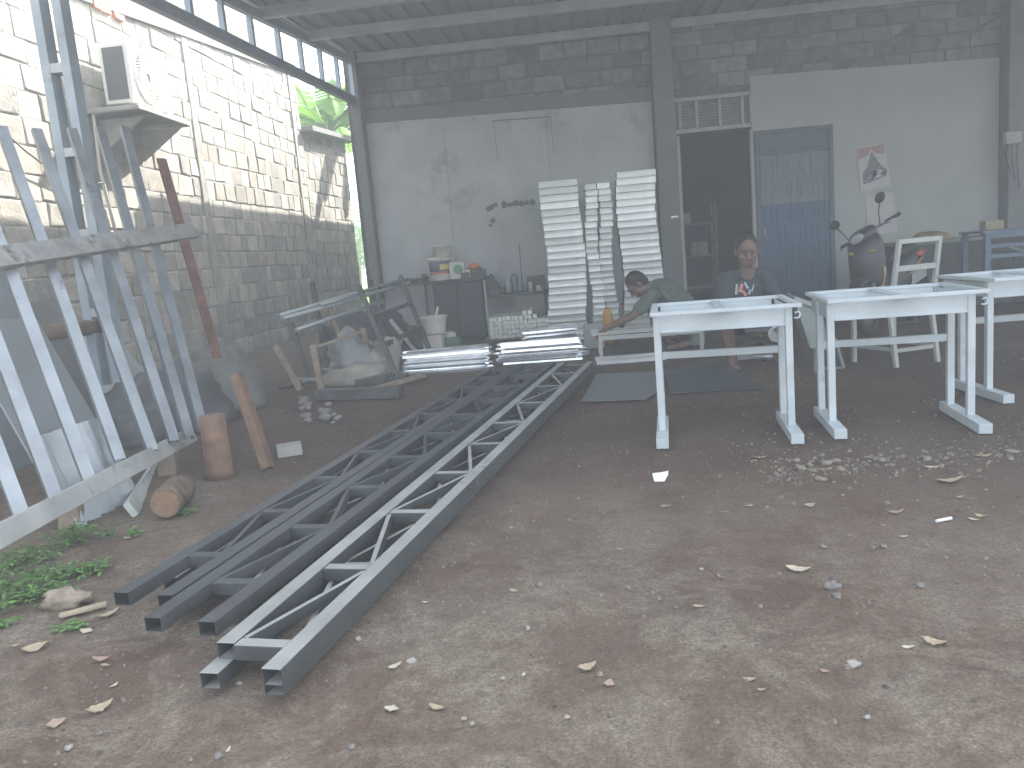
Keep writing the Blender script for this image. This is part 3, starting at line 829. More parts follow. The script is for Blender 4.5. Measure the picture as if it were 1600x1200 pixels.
for P, sg in ((PB, 1), (PC, -1)):
    q = MB(); Pk = P + sh + ey * .03 - V((0, 0, 0)); q.bar(P - ey * .03, Pk, tb, tb, up=ey); q.bar(Pk - V((0, 0, .02)), P + bt_ + ex * sg * .01, tb, tb, up=ey); q.build('back_post', CHP, ch, .003)
def rail(name, a, b, h=.03, m_=CHP):
    q = MB(); d = (b - a).normalized(); q.bar(a + d * tb / 2, b - d * tb / 2, .024, h); q.build(name, m_, ch, .002)
rail('top_rail', PB + bt_ - V((0, 0, .016)), PC + bt_ - V((0, 0, .016)), .034)
mid = lambda P, z: P + V((0, 0, z)) + ey * (.03 - .09 * (z - .4) / .53)
rail('back_rail', mid(PB, .72), mid(PC, .72), .04); 
for a, b, z in ((PA, PD, .15), (PA, PB, .13), (PD, PC, .13), (PB, PC, .12)): rail('stretcher', a + V((0, 0, z)), b + V((0, 0, z)), .028)
q = MB(); z = V((0, 0, .405)); q.add([p + z + V((0, 0, k)) for k in (0, .02) for p in (PA, PB + ey * .04, PC + ey * .04, PD)], [(0, 1, 2, 3), (7, 6, 5, 4), (0, 4, 5, 1), (1, 5, 6, 2), (2, 6, 7, 3), (3, 7, 4, 0)])
q.build('seat', CHP, ch, .003)

# ================================================================== LEANING LATTICE FRAME, LEFT FOREGROUND
GAL = mat('galvanised_slat', (0.29, 0.315, 0.335), 0.40, 0.55, var=0.2, scale=5, stain=((0.10, 0.10, 0.105), 3.2, 0.60), bump=0.05, bscale=60)
GALB = mat('scorched_bar', (0.36, 0.36, 0.35), 0.6, 0.35, var=0.3, scale=6, stain=((0.13, 0.12, 0.11), 6.0, 0.52), bump=0.1, bscale=60)
GALC = mat('pale_bar', (0.42, 0.43, 0.42), 0.55, 0.3, var=0.2, scale=4, stain=((0.2, 0.19, 0.17), 5.0, 0.58), bump=0.1, bscale=60)
TAN = mat('old_wood', (0.26, 0.215, 0.16), 0.85, var=0.25, scale=9, bump=0.3, bscale=40)
fx_ = onZ(130, 790); lf = thing('lattice_frame', 'large galvanised lattice frame of slanting channels leaning against the canopy column', 'metal frame', (fx_.x, fx_.y, 0))
bl = onZ(-40, 878, .2); br2 = onZ(300, 690, .14)
dirb = (br2 - bl).normalized(); bl = bl - dirb * .25
q = MB(); q.bar(bl + V((0, 0, .04)), br2 + V((0, 0, .04)), .085, .05, up=(1, 0, .35)); q.build('bottom_bar', GALC, lf, .003)
XT = -3.02
# slats: foot pixel on the bottom bar, head pixel on the plane of the tops
SL = [((34, 808), (-190, 210)), ((86, 778), (-130, 205)), ((139, 750), (-68, 202)), ((187, 719), (2, 199)), ((238, 705), (57, 203)), ((272, 690), (112, 202)), ((296, 684), (156, 200)), ((318, 676), (194, 199))]
heads = []
for f_, h_ in SL:
    a = onZ(f_[0], f_[1], .22); b = onX(h_[0], h_[1], XT); heads.append((a, b))
    q = MB(); q.channel(a, b, .054, .03, .003, up=(1, -.75, .2), lip=.012); q.build('slat', GAL, lf)
for px_, py_ in ((112, 822), (262, 742)):
    q = MB(); a = onZ(px_, py_); q.box((a.x, a.y + .02, .075), (.09, .09, .15), Matrix.Rotation(.3, 3, 'Z'), jit=.008); tag(q.build('support_block', TAN), ('rough wood block propping the bottom bar behind the weeds', 'rough wood block propping the far end of the bottom bar')[px_ > 200], 'block')
# cross bar in front of the slats
P0_ = heads[2][0]; n_s = (heads[2][1] - P0_).cross(heads[6][1] - P0_).normalized(); n_s = n_s if n_s.x > 0 else -n_s
sl_n = n_s.copy()
cL = onP(-60, 400, P0_ + n_s * .06, n_s); cR = onP(302, 356, P0_ + n_s * .06, n_s)
q = MB(); q.channel(cL + V((0, 0, -.03)), cR + V((0, 0, -.02)), .105, .045, .005, up=sl_n); q.build('cross_bar', GALB, lf, .003)
RUSTM = mat('rust', (0.16, 0.085, 0.065), 0.85, 0.1, var=0.35, scale=12, bump=0.3, bscale=60)
q = MB(); a = onX(252, 248, -3.05); b = onX(340, 560, -2.75); q.bar(a, b, .075, .02, up=(1, -.5, .2)); tag(q.build('rusty_bar', RUSTM), 'rust brown flat bar poking up behind the end of the lattice frame', 'metal bar')
# things leaning behind the lattice
SHT = mat('dull_sheet', (0.20, 0.225, 0.245), 0.55, 0.2, var=0.12, scale=2)
SHT2 = mat('pale_sheet', (0.30, 0.33, 0.35), 0.5, 0.25, var=0.1, scale=2)
def slab(name, label, cat, pts, m_, thick=.01, group=None):
    n_ = (pts[1] - pts[0]).cross(pts[2] - pts[0]).normalized()
    q = MB(); q.prism(pts, n_ * thick); return tag(q.build(name, m_), label, cat, group)
def quad_lean(p_foot0, p_foot1, x_off, h):
    a = onZ(*p_foot0); b = onZ(*p_foot1)
    return [a, b, b + V((x_off, .1, h)), a + V((x_off, .1, h))]
slab('metal_sheet', 'grey metal sheet leaning behind the lattice frame, the tall darker one', 'metal sheet', [V((-3.55, 4.0, 0)), V((-3.55, 5.3, 0)), V((-3.95, 5.3, 1.30)), V((-3.95, 4.0, 1.32))], SHT)
slab('metal_sheet', 'pale grey sheet leaning low behind the slats, foot on the dirt', 'metal sheet', [onZ(95, 800), onZ(200, 745), onZ(200, 745) + V((-.42, .05, .92)), onZ(95, 800) + V((-.42, .05, .98))], SHT2)
q = MB(); 
for k in range(6): 
    pass
c0 = onZ(122, 824); c1_ = onZ(214, 776)
n_ = 22; vs = []
for k in range(n_ + 1):
    f = k / n_; p = c0.lerp(c1_, f); z_ = .02 * math.sin(f * math.pi * 9)
    vs += [p + V((z_, z_, .0)), p + V((-.16 + z_, z_ + .03, .42))]
q.add(vs, [(2 * k, 2 * k + 1, 2 * k + 3, 2 * k + 2) for k in range(n_)])
o = q.build('corrugated_sheet', mat('zinc_sheet', (0.36, 0.39, 0.41), 0.45, 0.4, var=0.1)); sm_ = o.modifiers.new('s', 'SOLIDIFY'); sm_.thickness = .003
tag(o, 'short wavy zinc sheet standing at the foot of the lattice frame', 'metal sheet')
TAN = mat('old_wood', (0.26, 0.215, 0.16), 0.85, var=0.25, scale=9, bump=0.3, bscale=40)
q = MB(); q.bar(V((-3.25, 3.86, 0)), V((-3.75, 3.9, 1.5)), .09, .03, up=(0, 1, 0)); tag(q.build('wooden_plank', TAN), 'upright tan plank leaning behind the lattice slats', 'plank')
q = MB(); q.tube([onX(52, 522, -3.5), onX(170, 508, -3.45)], .055, 16); tag(q.build('rusty_pipe', mat('rusty_pipe', (0.17, 0.12, 0.10), 0.8, 0.2, var=0.3, scale=6)), 'dark rusty pipe lying level behind the lattice slats', 'pipe')
q = MB(); a = onZ(205, 803, .012); b = onX(246, 728, -2.62); q.bar(a + V((0, 0, .02)), b, .075, .03, up=(1, -.6, .4)); tag(q.build('white_batten', mat('white_batten', (0.50, 0.52, 0.50), 0.6, var=0.1)), 'short whitish batten propped against the end of the bottom bar', 'batten')
BARK = mat('bark', (0.13, 0.095, 0.07), 0.9, var=0.35, scale=25, bump=0.6, bscale=50); CUT = mat('cut_wood', (0.22, 0.14, 0.09), 0.85, var=0.2, scale=25)
la = onZ(258, 787, .075); lb = onZ(287, 758, .075)
lg = thing('wood_log', 'short sawn log lying on the dirt past the end of the lattice frame', 'log', (la.x, la.y, 0))
d = (lb - la).normalized(); q = MB(); q.lathe(la, [(.068, 0), (.074, .03), (.07, .12), (.075, .2), (.07, .26)], 20, d); q.build('bark', BARK, lg)
q = MB(); q.lathe(la - d * .003, [(.062, 0), (.062, .004)], 20, d); q.build('cut_face', CUT, lg)
q = MB(); q.lathe(la + d * .258, [(.062, 0), (.062, .005)], 20, d); q.build('cut_face', CUT, lg)
# heap in the area beyond the frame: stumps, drum, tarpaulin
st_ = onZ(345, 745); q = MB(); q.lathe((st_.x, st_.y, 0), [(.085, 0), (.075, .05), (.068, .2), (.07, .34)], 18); tag(q.build('tree_stump', mat('orange_wood', (0.17, 0.105, 0.07), 0.85, var=0.25, scale=14, bump=.3)), 'upright orange brown wood stump on the dirt left of the trusses', 'stump')
q = MB(); a = onZ(419, 731); q.bar(a, a + V((-.16, .12, .52)), .05, .07, up=(0, 1, 0)); tag(q.build('wooden_post', mat('orange_wood', (0.30, 0.18, 0.11))), 'leaning orange wood prop standing left of the trusses', 'wooden post')
q = MB(); a = onZ(452, 702, .03); q.box(a, (.14, .12, .06), Matrix.Rotation(.4, 3, 'Z')); tag(q.build('concrete_block', CEMENT), 'small grey block on the dirt beside the orange wood prop', 'block')
TARP = mat('dark_tarp', (0.085, 0.09, 0.095), 0.7, var=0.25, scale=4)
def drape(name, label, cat, c, sz, m_, seed, amp=.12, group=None, sub=24):
    vs = []; fs = []; n = sub
    def p(u, v):
        th = u * 2 * math.pi; ph = v * math.pi / 2
        b = V((math.cos(th) * math.cos(ph), math.sin(th) * math.cos(ph), math.sin(ph)))
        k = 1 + amp * 2.2 * mnoise.noise(b * 1.6 + V((seed, 0, 0))) + amp * mnoise.noise(b * 4.5 + V((0, seed, 0))) + amp * .5 * mnoise.noise(b * 11 + V((0, 0, seed)))
        q = V((b.x * sz[0] * k, b.y * sz[1] * k, b.z * sz[2] * k)); return V(c) + q
    m2 = MB(); m2.sm = True
    rows = sub // 2
    for j in range(rows + 1):
        for i in range(n): vs.append(p(i / n, j / rows * .985))
    for j in range(rows):
        for i in range(n): fs.append((j * n + i, j * n + (i + 1) % n, (j + 1) * n + (i + 1) % n, (j + 1) * n + i))
    fs.append(tuple(rows * n + i for i in range(n))); fs.append(tuple(reversed(range(n))))
    m2.add(vs, fs); return tag(m2.build(name, m_), label, cat, group)
c_ = onZ(300, 700); drape('dark_tarpaulin', 'dark crumpled tarpaulin heap against the block wall', 'tarpaulin', (c_.x - .55, c_.y + .75, 0), (.42, .7, .42), TARP, 3.3, .15)
c_ = onZ(420, 640); drape('scrap_sack', 'dusty grey sack slumped among the scrap at the wall', 'sack', (c_.x - .5, c_.y + .3, 0), (.34, .42, .5), mat('grey_sack', (0.16, 0.16, 0.155), 0.85, var=.2), 8.1, .14)
for k, (xx, yy, hh) in enumerate(((-3.9, 5.9, 1.0), (-3.95, 6.6, .8))):
    slab('metal_sheet', ('dark sheet leaning on the block wall behind the column', 'lower dark sheet leaning on the wall past the column')[k], 'metal sheet', [V((xx, yy, 0)), V((xx, yy + .6, 0)), V((xx - .5, yy + .6, hh)), V((xx - .5, yy, hh))], SHT if k else TARP)
# ================================================================== STACKS OF GALVANISED TRAYS AT THE WALL
SHINE = mat('bright_galvanised', (0.56, 0.60, 0.59), 0.36, 0.45, var=0.16, scale=5, bump=0.10, bscale=16, tint=True)
SHINE2 = mat('dull_galvanised', (0.55, 0.58, 0.59), 0.38, 0.6, var=0.18, scale=7, bump=0.10, bscale=20)
SIDEM = mat('tray_side_steel', (0.24, 0.26, 0.27), 0.5, 0.5, var=0.2)
YS_ = 10.15
def make_tray(w_, h_, dp, label, group, shade):
    t = thing('steel_tray', label, 'steel tray', (0, 0, 0), 0, group)
    q = MB(); q.cur = (shade, shade, shade)
    q.prism([(-w_ / 2, -.012, 0), (-w_ / 2, -.010, h_ * .35), (-w_ / 2, -.010, h_ * .65), (-w_ / 2, -.012, h_), (-w_ / 2, .012, h_), (-w_ / 2, .012, 0)], (w_, 0, 0)); q.build('front_rail', SHINE, t, .002)
    q = MB(); q.box((0, dp - .01, h_ / 2), (w_, .02, h_)); q.build('back_rail', SIDEM, t)
    for s_ in (-1, 1):
        q = MB(); x = s_ * (w_ / 2 - .01); q.box((x, dp / 2, .008), (.02, dp - .04, .016)); q.box((x, dp / 2, h_ - .008), (.02, dp - .04, .016))
        n = 3
        for k in range(n): q.bar((x, .02 + (dp - .05) * k / n, .016), (x, .02 + (dp - .05) * (k + 1) / n, h_ - .016), .012, .012)
        q.build('side_lattice', SIDEM, t)
    return t
def stack(px_l, px_r, n, h_, py_top, nm, col_desc, group, seed):
    rnd = random.Random(seed)
    zb0 = 0.0; a = onY(px_l, py_top, YS_); b = onY(px_r, py_top, YS_); w_ = b.x - a.x; cx = (a.x + b.x) / 2
    ztop_ = (a.z + b.z) / 2; h_ = (ztop_ - 0.0) / n
    protos = []
    for i in range(n):
        lab_ = col_desc
        shade = rnd.uniform(.62, 1.0)
        if i < 4: t = make_tray(w_, h_ * .945, .34, lab_, group, [.99, .82, .66, .9][i]); protos.append(t)
        else: t = copy_tree(rnd.choice(protos))
        t.location = (cx + rnd.uniform(-.008, .008) - .02 * math.sin(i * .35 + seed), YS_ + rnd.uniform(-.012, .012) + .25 * (i / n) * .25, i * h_)
        t.rotation_euler = (0, 0, rnd.uniform(-.02, .02))
stack(843, 904, 22, .09, 280, 0, 'galvanised steel tray in the tall left stack leaning by the white board', 'galvanised trays in the left stack', 1)
stack(962, 1024, 23, .09, 265, 0, 'galvanised steel tray in the tallest stack, next to the grey pillar', 'galvanised trays in the right stack', 2)
stack(911, 930, 24, .08, 286, 0, 'short galvanised tray in the narrow inner left column between the two tall stacks', 'short trays in the inner left column', 3)
stack(932, 952, 24, .08, 284, 0, 'short galvanised tray in the narrow inner right column between the two tall stacks', 'short trays in the inner right column', 4)

# ================================================================== STEEL BUNDLES ON THE GROUND
def make_channel(L, label, group):
    q = MB(); q.channel((-L / 2, 0, .011), (L / 2, 0, .011), .040, .019, .0022, up=(0, 0, 1), lip=.01)
    return tag(q.build('steel_channel', SHINE3), label, 'steel channel', group)
SHINE3 = mat('mirror_galvanised', (0.82, 0.87, 0.92), 0.2, 0.85, var=0.06, scale=6, bump=0.05, bscale=10)
def bundle(pl, pr, rows, deep, label, group, seed, z0=0.0):
    rnd = random.Random(seed); a = onZ(*pl, z0); b = onZ(*pr, z0); L = (b - a).length; ang = math.atan2(b.y - a.y, b.x - a.x); cx = (a + b) / 2
    pr_ = None; nrm = V((-math.sin(ang), math.cos(ang), 0))
    for r in range(rows):
        for k in range(deep - (1 if r > rows * .6 else 0)):
            if pr_ is None:
                pr_ = make_channel(L, label, group); o = pr_; o.data.transform(Matrix.Translation((0, 0, 0)))
            else: o = pr_.copy(); COL.objects.link(o)
            p = cx + nrm * (k * .052 + rnd.uniform(-.008, .008) + r * .012) + (b - a).normalized() * rnd.uniform(-.05, .05) * (1 if rnd.random() > .1 else 2)
            o.location = (p.x, p.y, z0 + r * .0225 + rnd.uniform(0, .003)); o.rotation_euler = (rnd.uniform(-.12, .12), rnd.uniform(-.005, .005), ang + rnd.uniform(-.02, .02))
bundle((636, 588), (766, 577), 10, 4, 'shiny steel channel in the left bundle, lying before the far end of the trusses', 'shiny channels in the left bundle', 5)
bundle((782, 571), (905, 562), 9, 4, 'shiny steel channel in the right bundle, behind the far ends of the trusses', 'shiny channels in the right bundle', 6)
bundle((825, 541), (908, 533), 9, 3, 'shiny steel channel in the short rear bundle in front of the left tray stack', 'shiny channels in the rear bundle', 7)
# square tubes, ends to the camera
TUB = mat('tube_end_steel', (0.62, 0.64, 0.60), 0.5, 0.35, var=0.2, scale=10)
cap0 = None; rnd = random.Random(9); ya = 10.1
xa_ = onY(766, 528, ya).x; xb_ = onY(860, 520, ya).x; nn = 14; st_w = (xb_ - xa_) / nn
for r in range(5):
    for k in range(nn):
        if r == 4 and k > 9: continue
        if cap0 is None:
            q = MB(); q.hollow((0, 0, st_w / 2), (0, .8, st_w / 2), st_w * .93, st_w * .93, .004, dep=.03); o = q.build('square_tube', TUB); cap0 = o
            tag(o, 'square steel tube in the low pile beside the dark cabinet, end facing out', 'steel tube', 'square tubes piled beside the dark cabinet')
        else: o = cap0.copy(); COL.objects.link(o)
        o.location = (xa_ + st_w * (k + .5) + rnd.uniform(-.004, .004), ya + rnd.uniform(-.03, .05) + .4, .03 + r * st_w)
for (px, py) in ((820, 491), (828, 490), (836, 497)):
    p = onY(px, py, ya + .1); o = cap0.copy(); COL.objects.link(o); o.location = (p.x, ya + .45, .03 + 5 * st_w if px < 830 else .03 + 4 * st_w + .001)
q = MB(); q.box((xa_ + .42, 10.5, .014), (1.0, .7, .024)); tag(q.build('wood_pallet', TAN), 'flat wood pallet board under the pile of square tubes', 'pallet')

# ================================================================== WORKBENCH AND WHAT STANDS ON IT
BY = 10.95; BT = .80
DKW = mat('dark_bench', (0.055, 0.055, 0.058), 0.8, var=0.3, scale=6)
wbn = thing('workbench', 'dark cluttered workbench with a closed steel cabinet against the white board', 'workbench', (-1.3, BY, 0))
xA = onY(590, 440, BY).x; xB = onY(762, 440, BY).x; xC = onY(858, 455, BY).x
q = MB(); q.box(((xA + xB) / 2, BY, BT - .02), (xB - xA, .46, .04)); q.build('bench_top', DKW, wbn, .004)
z2_ = onY(800, 457, BY).z; q = MB(); q.box(((xB + xC) / 2, BY, z2_ - .02), (xC - xB, .40, .035)); q.build('lower_shelf', DKW, wbn, .004)
cx0 = onY(683, 480, BY).x; cx1 = onY(758, 480, BY).x
q = MB(); q.box(((cx0 + cx1) / 2, BY + .02, .38), (cx1 - cx0, .42, .74)); cab = q.build('cabinet', mat('cabinet_black', (0.045, 0.048, 0.055), 0.6, 0.1, var=.2), wbn, .006)
for s_ in (0, 1):
    q = MB(); w_ = (cx1 - cx0) / 2 - .02; q.box((cx0 + .01 + (w_ + .01) * s_ + w_ / 2, BY - .2, .38), (w_, .012, .68)); q.build('cabinet_door', mat('cabinet_black', (0, 0, 0)), cab, .004)
for x_ in (xA + .05, cx0 - .1, xC - .05):
    q = MB(); q.box((x_, BY - .15, .38), (.035, .035, .76 if x_ < xB else z2_ * 1.9)) if x_ < xB else q.box((x_, BY - .15, z2_ / 2 - .02), (.035, .035, z2_ - .04)); q.build('leg', DKW, wbn)
q = MB(); q.bar(onY(766, 536, BY - .26), onY(756, 438, BY - .24), .025, .025); q.build('pale_leg', mat('grey_frame', (0, 0, 0)), wbn)
def px_obj(px, py_b, Y, w_px, h_px):   # base centre, radius and height at depth Y
    p = onY(px, py_b, Y); s_ = Y / F; return p, w_px * s_ / 2, h_px * s_
PLW = mat('white_plastic', (0.52, 0.50, 0.47), 0.5, var=0.12, scale=6)
def bucket(name, label, px, py, Y, wp, hp, m_, bands, zbase=None, lid=None):
    p, r, h = px_obj(px, py, Y, wp, hp); z = p.z if zbase is None else zbase
    t = thing(name, label, 'bucket', (p.x, Y, z))
    q = MB(); q.lathe((p.x, Y, z), [(r * .86, 0), (r * .88, h * .02), (r * .96, h * .86), (r * 1.03, h * .87), (r * 1.03, h * .92), (r, h * .93), (r, h), (r * .94, h), (r * .9, h * .8)], 28); q.build('body', m_, t)
    for k, (z0_, z1_, mm) in enumerate(bands):
        rr = lambda zz: r * (.88 + .08 * zz / .86) + .002
        q = MB(); q.lathe((p.x, Y, z), [(rr(z0_), h * z0_), (rr(z1_), h * z1_)], 28); q.build('label_band', mm, t)
    pts = [(p.x + r * 1.04 * math.cos(a), Y - .03 * math.sin(a), z + h * .9 - r * .8 * math.sin(a) * .5) for a in [math.pi * i / 10 for i in range(11)]]
    q = MB(); q.tube(pts, .004, 6); q.build('handle', STEELD, t)
    return t
PUR = mat('label_purple', (0.12, 0.10, 0.20), 0.5); YEL = mat('label_yellow', (0.50, 0.42, 0.10), 0.5, var=.15, scale=20); REDL = mat('label_red', (0.45, 0.13, 0.09), 0.5)
GRNL = mat('label_green', (0.10, 0.24, 0.15), 0.5, var=.2, scale=20)
b1_ = bucket('paint_bucket', 'large white paint bucket with a purple and yellow label on the bench', 690, 436, BY - .05, 37, 36, PLW, [(.38, .80, PUR), (.28, .37, REDL)], BT)
p, r, h = px_obj(697, 436, BY - .05, 37, 36); q = MB()
q.lathe((p.x - .055, BY - .05, BT + h * .48), [(r * .94, 0), (r * .955, h * .26)], 28)
yp = []
q = MB()
for k in range(7):
    a = -math.pi / 2 + .1 + k * .16; yp.append((a))
vs = [(onY(690, 436, BY - .05).x + math.cos(a) * r * .955, BY - .05 + math.sin(a) * r * .955, BT + h * zz) for zz in (.46, .76) for a in yp]
q.add(vs, [(k, k + 1, k + 8, k + 7) for k in range(6)]); q.build('label_patch', YEL, b1_)
b2_ = bucket('white_bucket', 'empty white bucket stacked upside in the labelled paint bucket', 692, 404, BY - .05, 33, 18, PLW, [], BT + px_obj(690, 436, BY - .05, 37, 36)[2] + .002)
p, r, h = px_obj(716, 436, BY - .12, 24, 30)
jt = thing('jerry_can', 'small white and green canister beside the big paint bucket', 'canister', (p.x, BY - .12, BT))
q = MB(); q.box((p.x, BY - .1, BT + h * .45), (r * 2, .16, h * .9)); q.build('body', PLW, jt, .02, seg=3)
q = MB(); q.lathe((p.x + .02, BY - .185, BT + h * .5), [(r * .62, 0), (r * .62, .006)], 20, V((0, -1, 0))); q.build('label_patch', GRNL, jt)
q = MB(); q.lathe((p.x - .04, BY - .1, BT + h * .9), [(.03, 0), (.03, .03)], 14); q.build('cap', PLW, jt)
# small tools and tins
def tin(name, label, px, py, Y, wp, hp, m_, zb, cat='tin', prof=None):
    p, r, h = px_obj(px, py, Y, wp, hp); q = MB()
    pf = prof or [(1, 0), (1, .96), (.94, 1.0), (.88, .97)]
    q.lathe((p.x, Y, zb), [(r * a, h * b_) for a, b_ in pf], 18); return tag(q.build(name, m_), label, cat)
BOT = [(.8, 0), (1, .05), (1, .55), (.5, .75), (.35, .8), (.35, 1)]
ORG = mat('orange_plastic', (0.60, 0.16, 0.08), 0.5); PNK = mat('pink_plastic', (0.55, 0.22, 0.22), 0.5); GRNG = mat('green_glass', (0.10, 0.17, 0.16), 0.25)
MAC = mat('dark_machine', (0.07, 0.072, 0.078), 0.6, var=.3, scale=12)
gr_ = thing('bench_grinder', 'dark grinder with an orange cap sitting on the workbench', 'grinder', (onY(744, 440, BY).x, BY, BT))
gx = onY(744, 440, BY).x
q = MB(); q.box((gx, BY - .08, BT + .03), (.2, .14, .06)); q.lathe((gx - .1, BY - .08, BT + .08), [(.05, 0), (.055, .02), (.055, .18), (.05, .2)], 18, V((1, 0, 0))); q.build('body', MAC, gr_, .003)
q = MB(); q.ell((gx, BY - .1, BT + .15), (.075, .06, .045)); q.build('orange_cap', ORG, gr_)
dx_ = onY(768, 432, BY).x
q = MB(); q.prism([(dx_ - .1, BY - .1, z2_ + .12), (dx_ + .09, BY - .1, z2_ + .12), (dx_ + .05, BY - .1, z2_ + .20), (dx_ - .0, BY - .1, z2_ + .28), (dx_ - .06, BY - .1, z2_ + .22)], (0, .1, 0)); q.box((dx_, BY - .05, z2_ + .06), (.2, .14, .12)); tag(q.build('clamp', MAC, None, .008), 'dark peaked clamp tool standing right of the orange capped grinder', 'clamp')
q = MB(); p = onY(778, 443, BY - .14); q.ell((p.x, BY - .14, z2_ + .035), (.042, .042, .037)); tag(q.build('pink_cup', PNK), 'small pink plastic cup on the lower shelf', 'cup')
tin('glass_bottle', 'clear grey bottle on the shelf, next to the dark green one', 794, 443, BY - .1, 11, 30, mat('grey_glass', (0.22, 0.25, 0.26), 0.25), z2_, 'bottle', BOT)
tin('glass_bottle', 'dark green bottle standing on the lower shelf', 804, 443, BY - .06, 12, 29, GRNG, z2_, 'bottle', [(.8, 0), (1, .05), (1, .8), (.8, .92), (.4, 1)])
q = MB(); q.tube([(onY(816, 443, BY).x, BY, z2_), onY(811, 381, BY + .1)], .006, 6); tag(q.build('steel_rod', MAC), 'thin upright rod leaning on the board above the shelf', 'rod')
tin('spray_can', 'thin white and orange can on the lower shelf by the brown box', 829, 447, BY - .16, 7, 15, PLW, z2_, 'can')
q = MB(); p = onY(838, 446, BY - .02); q.box((p.x, BY - .02, z2_ + .1), (.24, .2, .2)); tag(q.build('cardboard_box', mat('brown_box', (0.13, 0.09, 0.085), 0.85, var=.2), None, .006), 'dark brown box at the right end of the lower shelf', 'box')
for k, (px, py, w_, h_) in enumerate(((728, 447, 12, 9), (752, 447, 9, 12), (772, 447, 16, 8))):
    q = MB(); p = onY(px, py, BY - .2); q.box((p.x, BY - .19, (BT if px < 760 else z2_) + h_ * .0043), (w_ * .0085, .06, h_ * .0085), jit=.006); tag(q.build('tool_box', MAC, None, .003), ('flat dark tool tray at the front edge of the bench', 'small dark block by the pale bench leg', 'low dark tool on the lower shelf')[k], 'tool')
extra = [(732, 437, 9, 14, PLW, 'tin', 'small pale tin squeezed between canister and grinder'), (757, 440, 8, 12, GRNG, 'jar', 'small dark jar right of the grinder on the bench'), (786, 452, 10, 10, MAC, 'tin', 'short dark tin in front of the grey bottle'), (820, 451, 9, 11, GRNG, 'jar', 'short green jar left of the thin can'), (842, 452, 9, 9, PLW, 'tin', 'low pale tin before the dark brown box'), (664, 438, 10, 12, MAC, 'jar', 'dark jar at the left of the big paint bucket'), (640, 440, 14, 8, MAC, 'tin', 'flat dark tin near the left end of the bench')]
for px, py, wp, hp, m_, ct_, lb_ in extra: tin('small_' + ct_, lb_, px, py, BY - .13, wp, hp, m_, BT if px < 762 else z2_, ct_)
# below the bench: basins, box, jug
bx_ = onZ(678, 560).x; by_ = onZ(678, 560).y
q = MB(); q.box((bx_, by_ + .12, .13), (.22, .2, .26)); tag(q.build('white_box', PLW, None, .008), 'white box on the ground under the white basin', 'box')
q = MB(); r_ = .155; q.lathe((bx_ + .01, by_ + .12, .262), [(r_ * .8, 0), (r_ * .86, .03), (r_ * .98, .17), (r_ * 1.05, .18), (r_ * 1.05, .2), (r_ * .95, .2), (r_ * .86, .05)], 26); tag(q.build('white_basin', PLW), 'white plastic tub standing on the white box below the bench', 'tub')
q = MB(); q.bar((bx_ + .02, by_ + .1, .36), (bx_ + .08, by_ + .12, .56), .03, .02); tag(q.build('brush_handle', PLW), 'pale brush handle sticking out of the white tub', 'brush')
jx = onZ(706, 556); jg = thing('green_jug', 'dark green jug with a pale cap right of the white box', 'jug', (jx.x, jx.y + .12, 0))
q = MB(); q.box((jx.x, jx.y + .14, .1), (.2, .16, .2)); q.build('body', mat('dark_green_plastic', (0.05, 0.13, 0.10), 0.5), jg, .02, seg=3)
q = MB(); q.lathe((jx.x - .02, jx.y + .14, .2), [(.07, 0), (.06, .05), (.03, .06)], 16); q.build('cap', PLW, jg)

# ================================================================== PIPE RACK AND SCRAP AT THE WALL
RK = mat('dark_rack_steel', (0.085, 0.088, 0.09), 0.7, 0.2, var=0.3, scale=10); PIP = mat('pale_pipe', (0.34, 0.37, 0.38), 0.45, 0.4, var=.15)
f1 = onZ(624, 598); f2 = onZ(677, 562)
rk = thing('pipe_rack', 'dark leaning steel rack carrying pale pipes left of the workbench', 'rack', (f1.x, f1.y, 0))
a1 = onY(560, 446, f1.y + .25); a2 = onY(625, 431, f2.y + .3)
for a, b in ((f1, a1), (f2, a2)): q = MB(); q.bar(a, b, .045, .045, up=(0, 1, 0)); q.build('leaning_post', RK, rk, .002)
g1 = onY(590, 520, f1.y + .1); g2 = onY(655, 512, f2.y + .1)
for a, b in ((a1.lerp(f1, .33), a2.lerp(f2, .33)), (a1.lerp(f1, .62), a2.lerp(f2, .62))): q = MB(); q.bar(a, b, .04, .04); q.build('rail', RK, rk)
lfx = [onZ(512, 575), onZ(598, 545)]
for p, z_ in zip(lfx, (.95, .9)): q = MB(); q.bar(p, p + V((-.06, 0, z_)), .045, .045, up=(0, 1, 0)); q.build('post', RK, rk)
pp = [(onY(436, 493, 7.6), onY(632, 437, 9.2)), (onY(442, 498, 7.5), onY(640, 442, 9.1)), (onY(500, 477, 7.9), onY(560, 459, 8.3)), (onY(462, 516, 7.5), onY(600, 470, 8.6)), (onY(590, 450, 8.8), onY(668, 434, 9.8))]
for k, (a, b) in enumerate(pp): q = MB(); q.tube([a, b], .022, 10); tag(q.build('steel_pipe', PIP if k < 4 else RK), ('long pale pipe resting highest on the dark rack', 'long pale pipe just under the highest one on the rack', 'short pale pipe lying on the front of the rack', 'lower dusty pipe slanting across the rack', 'dark pipe running from the rack towards the bench')[k], 'pipe')
w0, w1 = onZ(503, 612), onZ(584, 592)
wf = thing('timber_rack', 'rough pale timber frame standing in front of the sacks', 'wooden frame', (w0.x, w0.y, 0))
h0 = onY(494, 538, w0.y).z; h1 = onY(572, 512, w1.y).z
for p, hh, dx in ((w0, h0, -.03), (w1, h1, -.05)): q = MB(); q.bar(p, p + V((dx, 0, hh)), .05, .04, up=(0, 1, 0)); q.build('post', TAN, wf)
